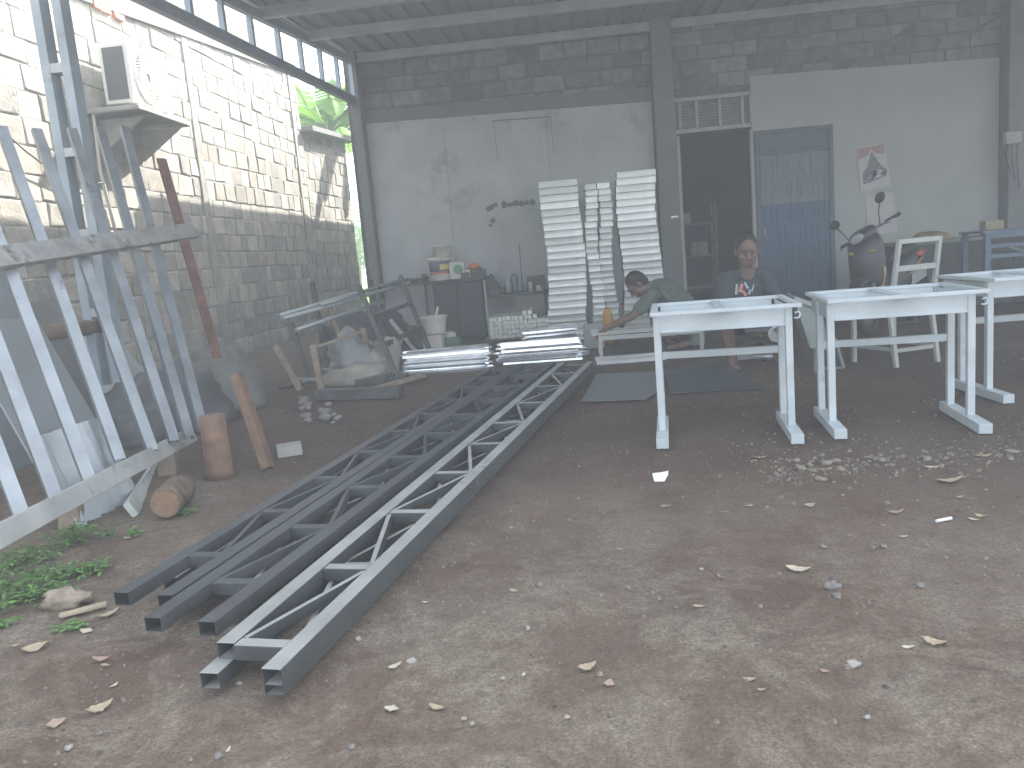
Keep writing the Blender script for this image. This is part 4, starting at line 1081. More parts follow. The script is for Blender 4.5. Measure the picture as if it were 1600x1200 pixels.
q = MB(); q.bar(w0 + V((-.03, 0, h0 - .03)), w1 + V((-.05, 0, h1 - .03)), .03, .02); q.build('rail', TAN, wf)
SK1 = mat('blue_sack', (0.20, 0.21, 0.215), 0.7, var=.2, scale=7); SK2 = mat('beige_sack', (0.27, 0.25, 0.22), 0.85, var=.25, scale=6, bump=.3, bscale=20)
c_ = onZ(537, 606); drape('plastic_sack', 'greyish white plastic sack piled behind the timber frame', 'sack', (c_.x, c_.y + .35, .16), (.24, .2, .30), SK1, 1.1, .16)
drape('cement_sack', 'beige sack slumped under the greyish white one', 'sack', (c_.x + .03, c_.y + .3, 0), (.33, .26, .24), SK2, 4.2, .14)
c_ = onZ(580, 598); drape('cement_sack', 'beige folded sack right of the greyish white one, leaning on the rack foot', 'sack', (c_.x + .02, c_.y + .3, 0), (.26, .25, .34), SK2, 6.4, .2)
c_ = onZ(560, 560); drape('scrap_heap', 'dark shapeless scrap heap in the shade behind the sacks', 'scrap heap', (c_.x - .1, c_.y + .5, 0), (.7, .5, .5), MAC, 2.7, .22)
c_ = onZ(640, 545); drape('scrap_heap', 'low dusty scrap heap under the pipe rack by the white tub', 'scrap heap', (c_.x - .1, c_.y + .3, 0), (.36, .3, .26), mat('dusty_scrap', (0.13, 0.125, 0.12), .85, var=.4, scale=10), 5.9, .26)
q = MB(); a = onZ(494, 627); b = onZ(626, 624); q.hollow(b + V((0, .04, .05)), a + V((0, .04, .05)), .09, .085); tag(q.build('square_tube', RK, None, .003), 'thick dark square tube lying on the dirt before the sacks', 'steel tube')
q = MB(); a = onZ(588, 607, .03); b = onZ(660, 587, .03); q.bar(a, b, .09, .03); tag(q.build('wooden_plank', TAN, None, .002), 'short pale plank on the ground behind the dark square tube', 'plank')
q = MB(); a = onZ(560, 600, .06); b = onZ(625, 585, .06); q.bar(a, b, .09, .07); tag(q.build('steel_offcut', RK, None, .002), 'dark offcut between the square tube and the sacks', 'offcut')
rnd = random.Random(31)
for k in range(16):
    p = onZ(rnd.uniform(470, 530), rnd.uniform(628, 662)); s_ = rnd.uniform(.02, .05)
    q = MB(); q.ell((p.x, p.y, s_ * .4), (s_, s_ * .8, s_ * .6), Matrix.Rotation(rnd.uniform(0, 3), 3, 'Z'), 8, 6, jit=.5); tag(q.build('rubble_stone', mat('rubble', (0.20, 0.19, 0.18), .9, var=.3, scale=20)), 'small grey rubble stone beside the dark square tube', 'stone', 'rubble beside the dark square tube')

# loose lengths leaning and lying in the corner
SCR = [((470, 600), (455, 505), .05, RK, 'dark bar leaning upright at the left of the timber rack'), ((540, 590), (512, 470), .04, TAN, 'tan lath leaning behind the timber rack'),
       ((610, 575), (585, 478), .035, RK, 'thin dark bar leaning between the two rack posts'), ((650, 562), (610, 500), .04, PIP, 'short pale tube leaning under the rack rail'),
       ((455, 618), (430, 540), .05, TAN, 'short plank leaning at the far left of the scrap corner'), ((596, 590), (632, 520), .03, PIP, 'pale tube crossing behind the right rack post'),
       ((480, 585), (540, 500), .035, RK, 'dark bar slanting rightwards behind the sacks')]
for k, (f_, h_, w_, m_, lb_) in enumerate(SCR):
    a = onZ(*f_) + V((0, .25, 0)); b = onY(h_[0], h_[1], a.y + .35); q = MB(); q.bar(a, b, w_, .03, up=(0, 1, 0)); tag(q.build(('scrap_bar', 'scrap_lath')[m_ is TAN], m_), lb_, 'bar')
for k in range(7):
    a = onZ(455 + 14 * k, 606 - 5 * k, .02) + V((0, .12, 0)); d = V((math.cos(k * 1.9), math.sin(k * 1.9) * .6, .12)) * .17
    q = MB(); q.bar(a - d, a + d, .04, .03); tag(q.build('scrap_offcut', (RK, TAN, PIP)[k % 3], None, .002), 'short offcut in the scrap pile around the sacks', 'offcut', 'offcuts in the scrap pile around the sacks')

# ================================================================== CENTRE: LOW FRAME, TUBES, PLATES, BOTTLE
PLT = mat('dark_plate', (0.075, 0.085, 0.10), 0.5, 0.2, var=.15, scale=4); PLT2 = mat('grey_plate', (0.16, 0.175, 0.18), 0.55, 0.2, var=.15, scale=4)
def plate(label, px, m_, z0, n=2, dx=.02):
    for k in range(n):
        q = MB(); q.prism([onZ(x, y, z0 + k * .008) + V((dx * k, -dx * .6 * k, 0)) for x, y in px], (0, 0, .005)); tag(q.build('steel_plate', m_), label[k], 'steel plate')
plate(('grey steel plate lying flat behind the leftmost desk frame, lower of two', 'grey steel plate lying flat behind the leftmost desk frame, on top'), [(908, 628), (1004, 624), (1024, 612), (1026, 581), (932, 585)], PLT2, .004, 2)
plate(('dark blue grey plate flat on the dirt under the leftmost desk, lower of two', 'dark blue grey plate flat on the dirt under the leftmost desk, on top'), [(1048, 615), (1187, 606), (1132, 573), (1036, 579)], PLT, .004, 2)
for k, (a, b) in enumerate((((932, 567), (1040, 559)), ((930, 561), (1036, 553)))):
    q = MB(); q.hollow(onZ(*a, .02), onZ(*b, .02), .04, .035); tag(q.build('square_tube', SHINE2), ('galvanised tube lying on the dirt in front of the low work frame, nearer one', 'galvanised tube lying on the dirt in front of the low work frame, farther one')[k], 'steel tube')
wa = onZ(940, 561); ww = thing('work_frame', 'low pale steel frame the crouching man works on', 'metal frame', (wa.x, wa.y, 0))
wz = .22; W_ = .95; D_ = .5
wpos = [(wa.x, wa.y), (wa.x + W_, wa.y), (wa.x + W_, wa.y + D_), (wa.x, wa.y + D_)]
for x, y in wpos: q = MB(); q.box((x, y, wz / 2), (.035, .035, wz)); q.build('leg', CHP, ww)
for i in range(4): a = wpos[i]; b = wpos[(i + 1) % 4]; q = MB(); q.bar((a[0], a[1], wz - .02), (b[0], b[1], wz - .022), .03, .04); q.build('rail', CHP, ww)
for k in range(4): q = MB(); y = wa.y + .07 + k * .11; q.bar((wa.x - .08, y, wz + .014), (wa.x + W_ - .1, y, wz + .014), .035, .022); q.build('slat', SHINE2 if k % 2 else CHP, ww)
q = MB(); p = onZ(952, 545); q.lathe((p.x + .02, p.y - .05 + .5, 0), [(.045, 0), (.05, .02), (.055, .2), (.05, .33), (.03, .38), (.02, .40)], 18); tag(q.build('orange_bottle', mat('orange_bottle', (0.50, 0.24, 0.04), 0.4)), 'tall orange bottle standing behind the crouching man\'s hand', 'bottle')
q = MB(); p = onZ(930, 548); q.box((p.x, p.y + .25, .13), (.2, .12, .26), Matrix.Rotation(.2, 3, 'Z')); tag(q.build('grey_plate_box', CHP, None, .005), 'small pale box left of the orange bottle', 'box')
# small vise/grinder on the ground in front of the seated man
gp = onZ(1196, 566); gd = thing('angle_grinder', 'grey angle grinder lying on the dirt before the seated man', 'grinder', (gp.x, gp.y, 0))
q = MB(); q.tube([(gp.x - .1, gp.y, .05), (gp.x + .04, gp.y - .03, .05), (gp.x + .1, gp.y - .05, .06)], [.022, .03, .034], 12); q.build('body', STEELG, gd)
q = MB(); q.lathe((gp.x + .1, gp.y - .05, .045), [(.055, 0), (.055, .008)], 20, V((.3, -.2, 1)).normalized()); q.build('disc', MAC, gd)
q = MB(); q.tube([(gp.x + .08, gp.y - .045, .06), (gp.x + .1, gp.y - .13, .09)], .013, 10); q.build('side_handle', MAC, gd)
q = MB(); p = onZ(1170, 562); q.channel((p.x - .12, p.y, .03), (p.x + .05, p.y + .02, .03), .05, .05, .006); tag(q.build('steel_offcut', STEELG), 'small galvanised channel offcut left of the angle grinder on the dirt', 'offcut')
q = MB(); p = onZ(1085, 545); q.box((p.x, p.y + .1, .11), (.22, .14, .16)); q.box((p.x, p.y + .1, .21), (.3, .04, .03)); tag(q.build('vise', mat('vise_green', (0.15, 0.18, 0.17), .6, .2, var=.2), None, .006), 'grey green vise block on the floor between the two men', 'vise')

# leaning greenish panel box with prop leg between the desks
TG = mat('grey_green', (0.17, 0.20, 0.19), 0.6, var=.12)
yy = 6.1; P = [onY(1240, 466, yy), onY(1284, 483, yy), onY(1296, 548, yy - .1), onY(1266, 545, yy - .1)]
wbv = thing('metal_tub', 'grey green metal tub tilted on its leg between the left and middle desks', 'tub', (P[2].x, yy, 0))
q = MB(); q.prism(P, (0.05, .42, .02)); q.build('tub_shell', TG, wbv, .006)
q = MB(); q.bar(P[0] + V((0, -.012, 0)), P[1] + V((.02, -.012, 0)), .03, .03); q.build('rim', mat('pale_green_rim', (0.27, 0.31, 0.28), .6), wbv)
q = MB(); a = onZ(1318, 575); q.bar(a, onY(1304, 528, a.y + .1), .02, .02); q.bar(a, a + V((-.14, 0, .01)), .025, .02); q.build('leg', TG, wbv)
q = MB(); b_ = (P[2] + P[3]) / 2; q.bar((b_.x, b_.y + .1, 0), (b_.x, b_.y + .1, b_.z + .03), .03, .03, up=(0, 1, 0)); q.build('leg', TG, wbv)

# ================================================================== RIGHT BACK: COVERED TABLE, BAG, BLUE BENCH
TY = 9.6; tx0 = onY(1404, 380, TY).x; tx1 = 8.4; tz = onY(1472, 374, TY).z
tb_ = thing('covered_table', 'long table under a dark green cover against the plaster wall', 'table', ((tx0 + tx1) / 2, TY, 0))
q = MB(); q.box(((tx0 + tx1) / 2, TY + .35, tz - .02), (tx1 - tx0, .8, .035)); q.build('table_top', mat('table_top_green', (0.16, 0.175, 0.15), .7, var=.15), tb_, .006)
q = MB(); n_ = 90; vs = []
for k in range(n_ + 1):
    f = k / n_; x = tx0 + .02 + (tx1 - tx0 - .04) * f; w_ = .018 * math.sin(f * 60) + .01 * math.sin(f * 151)
    vs += [(x, TY - .03, tz - .04), (x, TY - .03 + w_, .05)]
q.add(vs, [(2 * k, 2 * k + 1, 2 * k + 3, 2 * k + 2) for k in range(n_)]); o = q.build('cover', mat('dark_green_cover', (0.05, 0.058, 0.055), .85, var=.2), tb_); md = o.modifiers.new('s', 'SOLIDIFY'); md.thickness = .004
for x in (tx0 + .1, tx1 - .1): q = MB(); q.box((x, TY + .6, tz / 2 - .02), (.05, .05, tz - .04)); q.build('leg', DKW, tb_)
p = onY(1452, 372, TY + .2); drape('cloth_bag', 'brown patterned bag lying on the covered table behind the chair', 'bag', (p.x, TY + .2, tz), (.24, .16, .09), mat('brown_bag', (0.24, 0.17, 0.10), .8, var=.4, scale=14), 7.7, .12)
p = onY(1549, 362, TY + .3); q = MB(); q.box((p.x, TY + .3, tz + .08), (.2, .15, .16)); tag(q.build('cardboard_box', mat('tan_box', (0.28, 0.25, 0.17), .85)), 'small tan carton on the table beside the right pillar', 'carton')
BLU = mat('blue_grey_paint', (0.085, 0.12, 0.17), .5, .1, var=.12)
NY = 8.2; bh = thing('blue_bench_frame', 'blue grey steel bench frame with diagonal braces behind the rightmost desk', 'bench', (onY(1541, 400, NY).x, NY, 0))
x0 = onY(1542, 400, NY).x; x1 = x0 + 1.5; zt_ = onY(1545, 364, NY).z; zm = onY(1560, 384, NY).z; zl2 = onY(1560, 400, NY).z
for x in (x0, x1):
    for y in (NY, NY + .45): q = MB(); q.box((x, y, zt_ / 2), (.05, .05, zt_)); q.build('leg', BLU, bh)
for z_, h_ in ((zt_ - .02, .05), (zm, .03), (zl2, .035)): q = MB(); q.box(((x0 + x1) / 2, NY, z_), (x1 - x0 - .05, .035, h_)); q.build('rail', BLU, bh)
for k in range(3):
    xa1 = x0 + .2 + k * .4; q = MB(); q.bar((xa1, NY, zm - .015), (xa1 + .16, NY, zl2 + .015), .02, .02); q.build('brace', BLU, bh)
    q = MB(); q.bar((xa1 + .32, NY, zm - .015), (xa1 + .18, NY, zl2 + .015), .02, .02); q.build('brace', BLU, bh)
q = MB(); q.box(((x0 + x1) / 2, NY + .22, zt_ + .01), (x1 - x0 + .1, .5, .02)); q.build('bench_top', BLU, bh)
# electricity meter box and wires on the right pillar
p = onY(1580, 216, WY - .24); mb_ = thing('meter_box', 'small grey meter box with loose wires on the right pillar', 'meter box', (p.x, WY - .27, p.z - .12))
q = MB(); q.box((p.x, WY - .27, p.z), (.2, .09, .16)); q.build('casing', mat('grey_frame', (0, 0, 0)), mb_, .01)
for k in range(3): q = MB(); q.tube([(p.x - .06 + .06 * k, WY - .28, p.z - .07), (p.x - .1 + .07 * k, WY - .3, p.z - .2), (p.x + .05 * k, WY - .25, p.z - .45 - .1 * k)], .006, 6); q.build('wire', MAC, mb_)

# a few things standing in the dim room behind the doorway
ix = (xd0 + xd1) / 2
ic = thing('storage_shelf', 'dim grey storage shelf standing inside the dark doorway', 'shelf', (ix - .2, WY + 1.6, 0))
IN_ = mat('dim_steel', (0.14, 0.14, 0.14), .7, var=.3)
for x in (-.45, .45):
    for y in (0, .35): q = MB(); q.box((ix - .2 + x, WY + 1.6 + y, .8), (.04, .04, 1.6)); q.build('post', IN_, ic)
for z_ in (.3, .8, 1.3): q = MB(); q.box((ix - .2, WY + 1.775, z_), (.9, .4, .03)); q.build('shelf_board', IN_, ic)
for k, (dx, z_, w_, h_, lb_) in enumerate(((-.2, .315, .3, .25, 'pale carton on the lowest board of the dim shelf in the doorway'), (.2, .815, .25, .2, 'small carton on the middle board of the dim shelf in the doorway'), (-.1, 1.315, .35, .16, 'flat carton on the top board of the dim shelf in the doorway'))):
    q = MB(); q.box((ix - .2 + dx, WY + 1.75, z_ + h_ / 2), (w_, .25, h_)); tag(q.build('carton', mat('dim_carton', (0.22, 0.20, 0.17), .8, var=.2)), lb_, 'carton')
# ================================================================== PEOPLE
SKIN = mat('skin', (0.145, 0.085, 0.062), 0.55, var=0.10, scale=20)
HAIR = mat('hair', (0.012, 0.010, 0.010), 0.6, bump=.4, bscale=90)
def head(mb, c, fwd, up, s=1.0):
    """skull, jaw, nose, ears added to mb. c = centre of the head; returns frame"""
    fwd = V(fwd).normalized(); up = V(up); sd = fwd.cross(up).normalized(); up = sd.cross(fwd).normalized()
    Rm = Matrix((sd, fwd, up)).transposed()
    P = lambda x, y, z: V(c) + Rm @ V((x * s, y * s, z * s))
    mb.ell(P(0, -.012, .022), (.076 * s, .095 * s, .098 * s), Rm, 20, 14)
    mb.ell(P(0, .02, -.04), (.066 * s, .06 * s, .05 * s), Rm, 16, 10); mb.ell(P(0, .012, -.045), (.062 * s, .072 * s, .068 * s), Rm, 18, 12)
    mb.ell(P(0, .052, -.088), (.030 * s, .026 * s, .022 * s), Rm, 12, 8)
    mb.caps(P(0, .082, .018), .009 * s, P(0, .103, -.018), .015 * s, 10)
    mb.ell(P(0, .075, .036), (.054 * s, .018 * s, .012 * s), Rm, 12, 8)
    for k in (-1, 1):
        mb.ell(P(k * .042, .058, -.018), (.024 * s, .024 * s, .02 * s), Rm, 10, 8)
        mb.ell(P(k * .079, -.012, .0), (.010 * s, .020 * s, .032 * s), Rm, 10, 8)
    mb.ell(P(0, .080, -.050), (.027 * s, .013 * s, .007 * s), Rm, 10, 6); mb.ell(P(0, .078, -.062), (.023 * s, .013 * s, .008 * s), Rm, 10, 6)
    return P, Rm
def face(t, P, Rm, s, beard=False):
    q = MB()
    for k in (-1, 1): q.ell(P(k * .031, .077, .012), (.012 * s, .0065 * s, .0050 * s), Rm, 10, 8)
    q.build('eyes', mat('eye_white', (0.16, 0.14, 0.13), .4), t)
    q = MB()
    for k in (-1, 1): q.ell(P(k * .031, .0835, .012), (.006 * s, .004 * s, .006 * s), Rm, 8, 6)
    q.build('pupils', HAIR, t)
    q = MB()
    for k in (-1, 1): q.caps(P(k * .014, .0905, .034), .0035 * s, P(k * .048, .076, .037), .003 * s, 6)
    q.build('eyebrows', HAIR, t)
    q = MB(); q.ell(P(0, .089, -.056), (.024 * s, .008 * s, .008 * s), Rm, 10, 6); q.build('lips', mat('lips', (0.16, 0.07, 0.055), .5), t)
    if beard:
        q = MB(); q.ell(P(0, .060, -.090), (.026 * s, .0255 * s, .016 * s), Rm, 12, 8); q.caps(P(-.02, .088, -.04), .005 * s, P(.02, .088, -.04), .005 * s, 6); q.build('beard', HAIR, t)
def hair(t, P, Rm, s):
    q = MB(); q.ell(P(0, -.026, .034), (.085 * s, .094 * s, .100 * s), Rm, 24, 16)
    q.ell(P(0, -.05, -.01), (.074 * s, .062 * s, .07 * s), Rm, 16, 10)
    o = q.build('hair', HAIR, t); o.parent = t; fuse(o, .006, 3)
def hand(mb, wrist, dirv, palm, s=1.0, curl=.5, thumb=1):
    """five separate fingers bent around; dirv towards finger tips, palm = normal out of the palm"""
    d = V(dirv).normalized(); n = V(palm); n = (n - d * n.dot(d)).normalized(); sd = d.cross(n)
    W = V(wrist)
    mb.caps(W, .024 * s, W + d * .03 * s, .026 * s, 12)
    for k in range(4):
        off = (k - 1.5) * .019 * s
        mb.caps(W + d * .02 * s + sd * off * .7, .014 * s, W + d * .085 * s + sd * off, .0125 * s, 10)
        L = (.070, .080, .075, .058)[k] * s; b = W + d * .088 * s + sd * off
        a1 = curl * .6; a2 = curl * 1.4; a3 = curl * 2.2
        dd = lambda a: d * math.cos(a) + n * math.sin(a)
        p1 = b + dd(a1) * L * .45; p2 = p1 + dd(a2) * L * .32; p3 = p2 + dd(a3) * L * .25
        mb.caps(b, .0095 * s, p1, .009 * s, 8); mb.caps(p1, .009 * s, p2, .0082 * s, 8); mb.caps(p2, .0082 * s, p3, .0072 * s, 8)
    tb_ = W + d * .03 * s + sd * thumb * .026 * s; t1_ = tb_ + (d * .6 + sd * thumb * .7 + n * .3).normalized() * .038 * s; t2_ = t1_ + (d * .9 + sd * thumb * .15 + n * .5).normalized() * .032 * s
    mb.caps(tb_, .014 * s, t1_, .0115 * s, 8); mb.caps(t1_, .0115 * s, t2_, .009 * s, 8)
def arm(mb, sh, el, wr, s=1):
    mb.caps(sh, .052 * s, el, .040 * s); mb.caps(el, .041 * s, V(el).lerp(V(wr), .35), .041 * s); mb.caps(V(el).lerp(V(wr), .35), .041 * s, wr, .026 * s)
def leg(mb, hip, kn, an, toe, s=1, foot=True):
    mb.caps(hip, .086 * s, kn, .058 * s); mb.caps(kn, .056 * s, V(kn).lerp(V(an), .3), .056 * s); mb.caps(V(kn).lerp(V(an), .3), .056 * s, an, .036 * s)
    if foot: mb.caps(V(an) + V((0, 0, -.03)), .036 * s, toe, .026 * s)

# ---- man seated on a low stool, facing the camera, grinding
Y2 = 6.75
hc = onY(1167, 394, Y2); gx2 = hc.x
m2 = thing('person', 'man in dark printed T-shirt sitting low behind the leftmost desk, holding a round grinder', 'person', (gx2, Y2 + .2, 0))
c = V((hc.x, Y2, hc.z))
SP = lambda x, y, z: V((gx2 + x, Y2 + y, z))
nz = c.z
q = MB(); P, Rm = head(q, c, (-.05, -1, -.22), (0, 0, 1), 1.12)
hipz = .30
q.caps(SP(0, .03, nz - .19), .063, SP(0, 0, nz - .08), .058)                       # neck
q.ell(SP(0, .09, nz - .33), (.165, .105, .15)); q.ell(SP(0, .14, nz - .50), (.14, .10, .14)); q.ell(SP(0, .20, hipz + .06), (.16, .13, .13))
q.caps(SP(-.125, .06, nz - .21), .050, SP(.125, .06, nz - .21), .050)
shL, shR = SP(-.160, .06, nz - .205), SP(.160, .06, nz - .205)
elL, elR = SP(-.225, -.06, nz - .47), SP(.215, -.09, nz - .48)
wrL, wrR = SP(-.07, -.30, nz - .58), SP(.10, -.30, nz - .56)
arm(q, shL, elL, wrL); arm(q, shR, elR, wrR)
hand(q, wrL, (.55, -.75, -.15), (.5, .2, -.8), 1.0, .75, 1); hand(q, wrR, (-.45, -.8, -.1), (-.5, .1, -.8), 1.0, .75, -1)
leg(q, SP(-.10, .17, hipz + .03), SP(-.25, -.22, .47), SP(-.17, -.14, .09), SP(-.19, -.32, .035)); leg(q, SP(.10, .17, hipz + .03), SP(.26, -.2, .47), SP(.18, -.14, .09), SP(.20, -.32, .035))
body = q.build('body', SKIN, m2); fuse(body, .0065, 5)
face(m2, P, Rm, 1.12, True); hair(m2, P, Rm, 1.12)
SHIRT2 = mat('charcoal_shirt', (0.030, 0.036, 0.045), 0.85, var=.2, scale=9, bump=.3, bscale=14)
q = MB(); q.ell(SP(0, .09, nz - .33), (.168, .125, .17)); q.ell(SP(0, .13, nz - .50), (.158, .125, .17)); q.ell(SP(0, .19, hipz + .10), (.18, .15, .12))
q.caps(SP(-.115, .062, nz - .19), .060, SP(.115, .062, nz - .19), .060)
for sh, el in ((shL, elL), (shR, elR)): q.caps(sh, .064, sh.lerp(el, .72), .062)
for k in range(7): a = SP(-.12 + .04 * k, -.045, nz - .40 - .02 * (k % 3)); q.caps(a, .012, a + V((.05, .01, -.10)), .006, 6)
q.caps(SP(0, .05, nz - .20), .078, SP(0, .05, nz - .165), .070)
shirt = q.build('shirt', SHIRT2, m2); fuse(shirt, .009, 5)
SH2 = mat('dark_shorts', (0.035, 0.035, 0.04), .85, var=.2)
q = MB(); q.ell(SP(0, .20, hipz + .04), (.185, .155, .13))
q.caps(SP(-.10, .17, hipz + .03), .102, SP(-.21, -.12, .44), .082); q.caps(SP(.10, .17, hipz + .03), .102, SP(.22, -.1, .44), .082)
o = q.build('shorts', SH2, m2); fuse(o, .01, 5)
for x_ in (-.185, .195): q = MB(); q.ell(SP(x_, -.25, .02), (.05, .14, .02)); q.build('sandal', MAC, m2)
# chest print: small flat shapes lying on the shirt front
def chest(pts, m_, nm):
    q = MB()
    for px, py, w_, h_, a in pts:
        dirr = ray(px, py).normalized(); best = None
        ok, loc, nrm, fi = shirt.ray_cast(Matrix(shirt.matrix_world if False else PM[m2.name]).inverted() @ CAMP, dirr, distance=20)
        if not ok: continue
        loc = PM[m2.name] @ loc; up = V((math.sin(a), 0, math.cos(a))); up = (up - nrm * up.dot(nrm)).normalized(); sd = up.cross(nrm)
        loc = loc + nrm * .003
        q.prism([loc + sd * (i * w_ / 2) + up * (j * h_ / 2) for i, j in ((-1, -1), (1, -1), (.7, 1), (-.7, 1))], nrm * .0015)
    if q.v: q.build(nm, m_, m2)
bpy.context.view_layer.update()
chest([(1151, 452, .022, .085, .1), (1166, 446, .020, .06, -.4), (1171, 456, .018, .04, .3)], mat('print_pale', (0.34, 0.40, 0.44), .8), 'shirt_print')
chest([(1158, 450, .030, .07, .25), (1163, 458, .024, .05, -.5)], mat('print_orange', (0.50, 0.20, 0.12), .8), 'shirt_print')
chest([(1176, 450, .012, .06, .35)], mat('print_pale', (0, 0, 0)), 'shirt_print')
# stool and the grinder held in both hands
q = MB(); q.box(SP(0, .22, .17), (.34, .26, .03)); so_ = thing('low_stool', 'low dark stool under the seated man', 'stool', tuple(SP(0, .22, 0)))
q.build('seat', DKW, so_, .004)
for a in (-.13, .13):
    for b in (-.1, .1): q = MB(); q.box(SP(a, .22 + b, .0775), (.03, .03, .155)); q.build('leg', DKW, so_)
hg = thing('hand_grinder', 'round hand grinder held in the seated man\'s hands', 'grinder', tuple(SP(.02, -.42, nz - .62)))
gc = (wrL + wrR) / 2 + V((0, -.10, -.03))
q = MB(); q.tube([gc + V((-.13, .01, 0)), gc + V((.02, 0, 0)), gc + V((.10, -.02, 0))], [.024, .03, .036], 12); q.build('body', MAC, hg)
q = MB(); cc = gc + V((.09, -.05, -.03)); q.tube([cc + V((math.cos(a) * .055, 0, math.sin(a) * .055)) for a in [math.pi * 2 * i / 20 for i in range(21)]], .008, 6); q.build('guard', STEELG, hg)
q = MB(); q.lathe(cc + V((0, .004, 0)), [(.05, 0), (.05, .003)], 20, V((0, -1, 0))); q.build('disc', mat('grey_frame', (0, 0, 0)), hg)

# ---- man crouching, bent over the low frame towards the left
Y1 = 8.05
h1 = onY(996, 446, Y1)
m1 = thing('person', 'man in green grey T-shirt crouching, bent over the low frame towards the orange bottle', 'person', (onY(1070, 500, Y1).x, Y1 + .1, 0))
G = lambda px, py, dy=0.0: onY(px, py, Y1 + dy)
q = MB(); s1 = 1.08; P1, Rm1 = head(q, V((h1.x, Y1, h1.z)), (-.62, -.12, -.78), (-.75, .0, .66), s1)
neck = G(1013, 450); chest_c = G(1035, 458, .04); mid_ = G(1060, 474, .06); pel = G(1086, 500, .1)
q.caps(V((h1.x + .05, Y1, h1.z - .0)), .055, neck, .06)
q.ell(chest_c, (.15, .17, .12), Matrix.Rotation(.35, 3, 'Y')); q.ell(mid_, (.15, .145, .12), Matrix.Rotation(.5, 3, 'Y')); q.ell(pel, (.14, .155, .14))
s_n = G(1018, 464, -.16); s_f = G(1022, 458, .2); e_n = G(988, 494, -.24); e_f = G(1022, 512, .16); w_n = G(948, 513, -.18); w_f = G(1050, 535, .0)
q.caps(s_n, .055, s_f, .055)
arm(q, s_n, e_n, w_n); arm(q, s_f, e_f, w_f)
hand(q, w_n, (-.85, .1, -.5), (.2, .3, -.9), 1.0, .6, 1); hand(q, w_f, (.9, -.1, -.35), (.0, -.2, -.95), 1.0, .5, -1)
kn = V((pel.x - .38, Y1 - .14, .44)); kf = V((pel.x - .34, Y1 + .34, .46))
leg(q, pel + V((0, -.09, -.02)), kn, V((pel.x - .12, Y1 - .12, .09)), V((pel.x - .30, Y1 - .14, .035))); leg(q, pel + V((0, .11, -.02)), kf, V((pel.x - .12, Y1 + .3, .09)), V((pel.x - .30, Y1 + .32, .035)))
o = q.build('body', SKIN, m1); fuse(o, .007, 5)
face(m1, P1, Rm1, s1); hair(m1, P1, Rm1, s1)
SHIRT1 = mat('green_grey_shirt', (0.085, 0.105, 0.085), 0.88, var=.15, scale=8, bump=.3, bscale=14)
q = MB(); q.ell(chest_c, (.175, .195, .145), Matrix.Rotation(.35, 3, 'Y')); q.ell(mid_, (.175, .17, .145), Matrix.Rotation(.5, 3, 'Y')); q.ell(pel + V((-.02, 0, .02)), (.15, .17, .14))
q.caps(s_n, .072, s_f, .072); q.caps(s_n, .074, s_n.lerp(e_n, .62), .068); q.caps(s_f, .074, s_f.lerp(e_f, .55), .068)
q.caps(neck + V((.03, 0, 0)), .07, chest_c, .1)
for k in range(6): a = G(1030 + 8 * k, 450 + 5 * k, -.15); q.caps(a, .014, a + V((.07, -.0, -.13)), .008, 6)
o = q.build('shirt', SHIRT1, m1); fuse(o, .009, 5)
q = MB(); q.ell(pel + V((0, 0, -.03)), (.165, .18, .14))
q.caps(pel + V((0, -.09, -.02)), .105, kn, .078); q.caps(pel + V((0, .11, -.02)), .105, kf, .078)
q.caps(kn, .076, V((pel.x - .13, Y1 - .12, .13)), .055); q.caps(kf, .076, V((pel.x - .13, Y1 + .3, .13)), .055)
o = q.build('trousers', mat('dark_trousers', (0.028, 0.03, 0.036), .88, var=.2), m1); fuse(o, .01, 5)

# ================================================================== SCOOTERS
BLK = mat('black_plastic', (0.022, 0.024, 0.028), 0.45, var=.15); YLW = mat('yellow_trim', (0.30, 0.22, 0.05), .45); TYR = mat('tyre', (0.02, 0.02, 0.02), .8)
GRYP = mat('grey_plastic', (0.10, 0.11, 0.115), .5); REDT = mat('tail_red', (0.55, 0.06, 0.07), .3); CHR = mat('chrome', (0.5, 0.5, 0.5), .2, .9)
def loft(mb, secs, n=20):
    """secs: (centre, half width x, half height z, squareness); rings in the xz plane-ish, path along y"""
    vs = []
    for c, rx, rz, p in secs:
        for k in range(n):
            t_ = 2 * math.pi * k / n; cx_, sz_ = math.cos(t_), math.sin(t_)
            vs.append(V(c) + V((rx * math.copysign(abs(cx_) ** p, cx_), 0, rz * math.copysign(abs(sz_) ** p, sz_))))
    m_ = len(secs); fs = [(i * n + k, i * n + (k + 1) % n, (i + 1) * n + (k + 1) % n, (i + 1) * n + k) for i in range(m_ - 1) for k in range(n)]
    fs += [tuple(reversed(range(n))), tuple(range((m_ - 1) * n, m_ * n))]
    mb.sm = True; mb.add(vs, fs); mb.sm = False
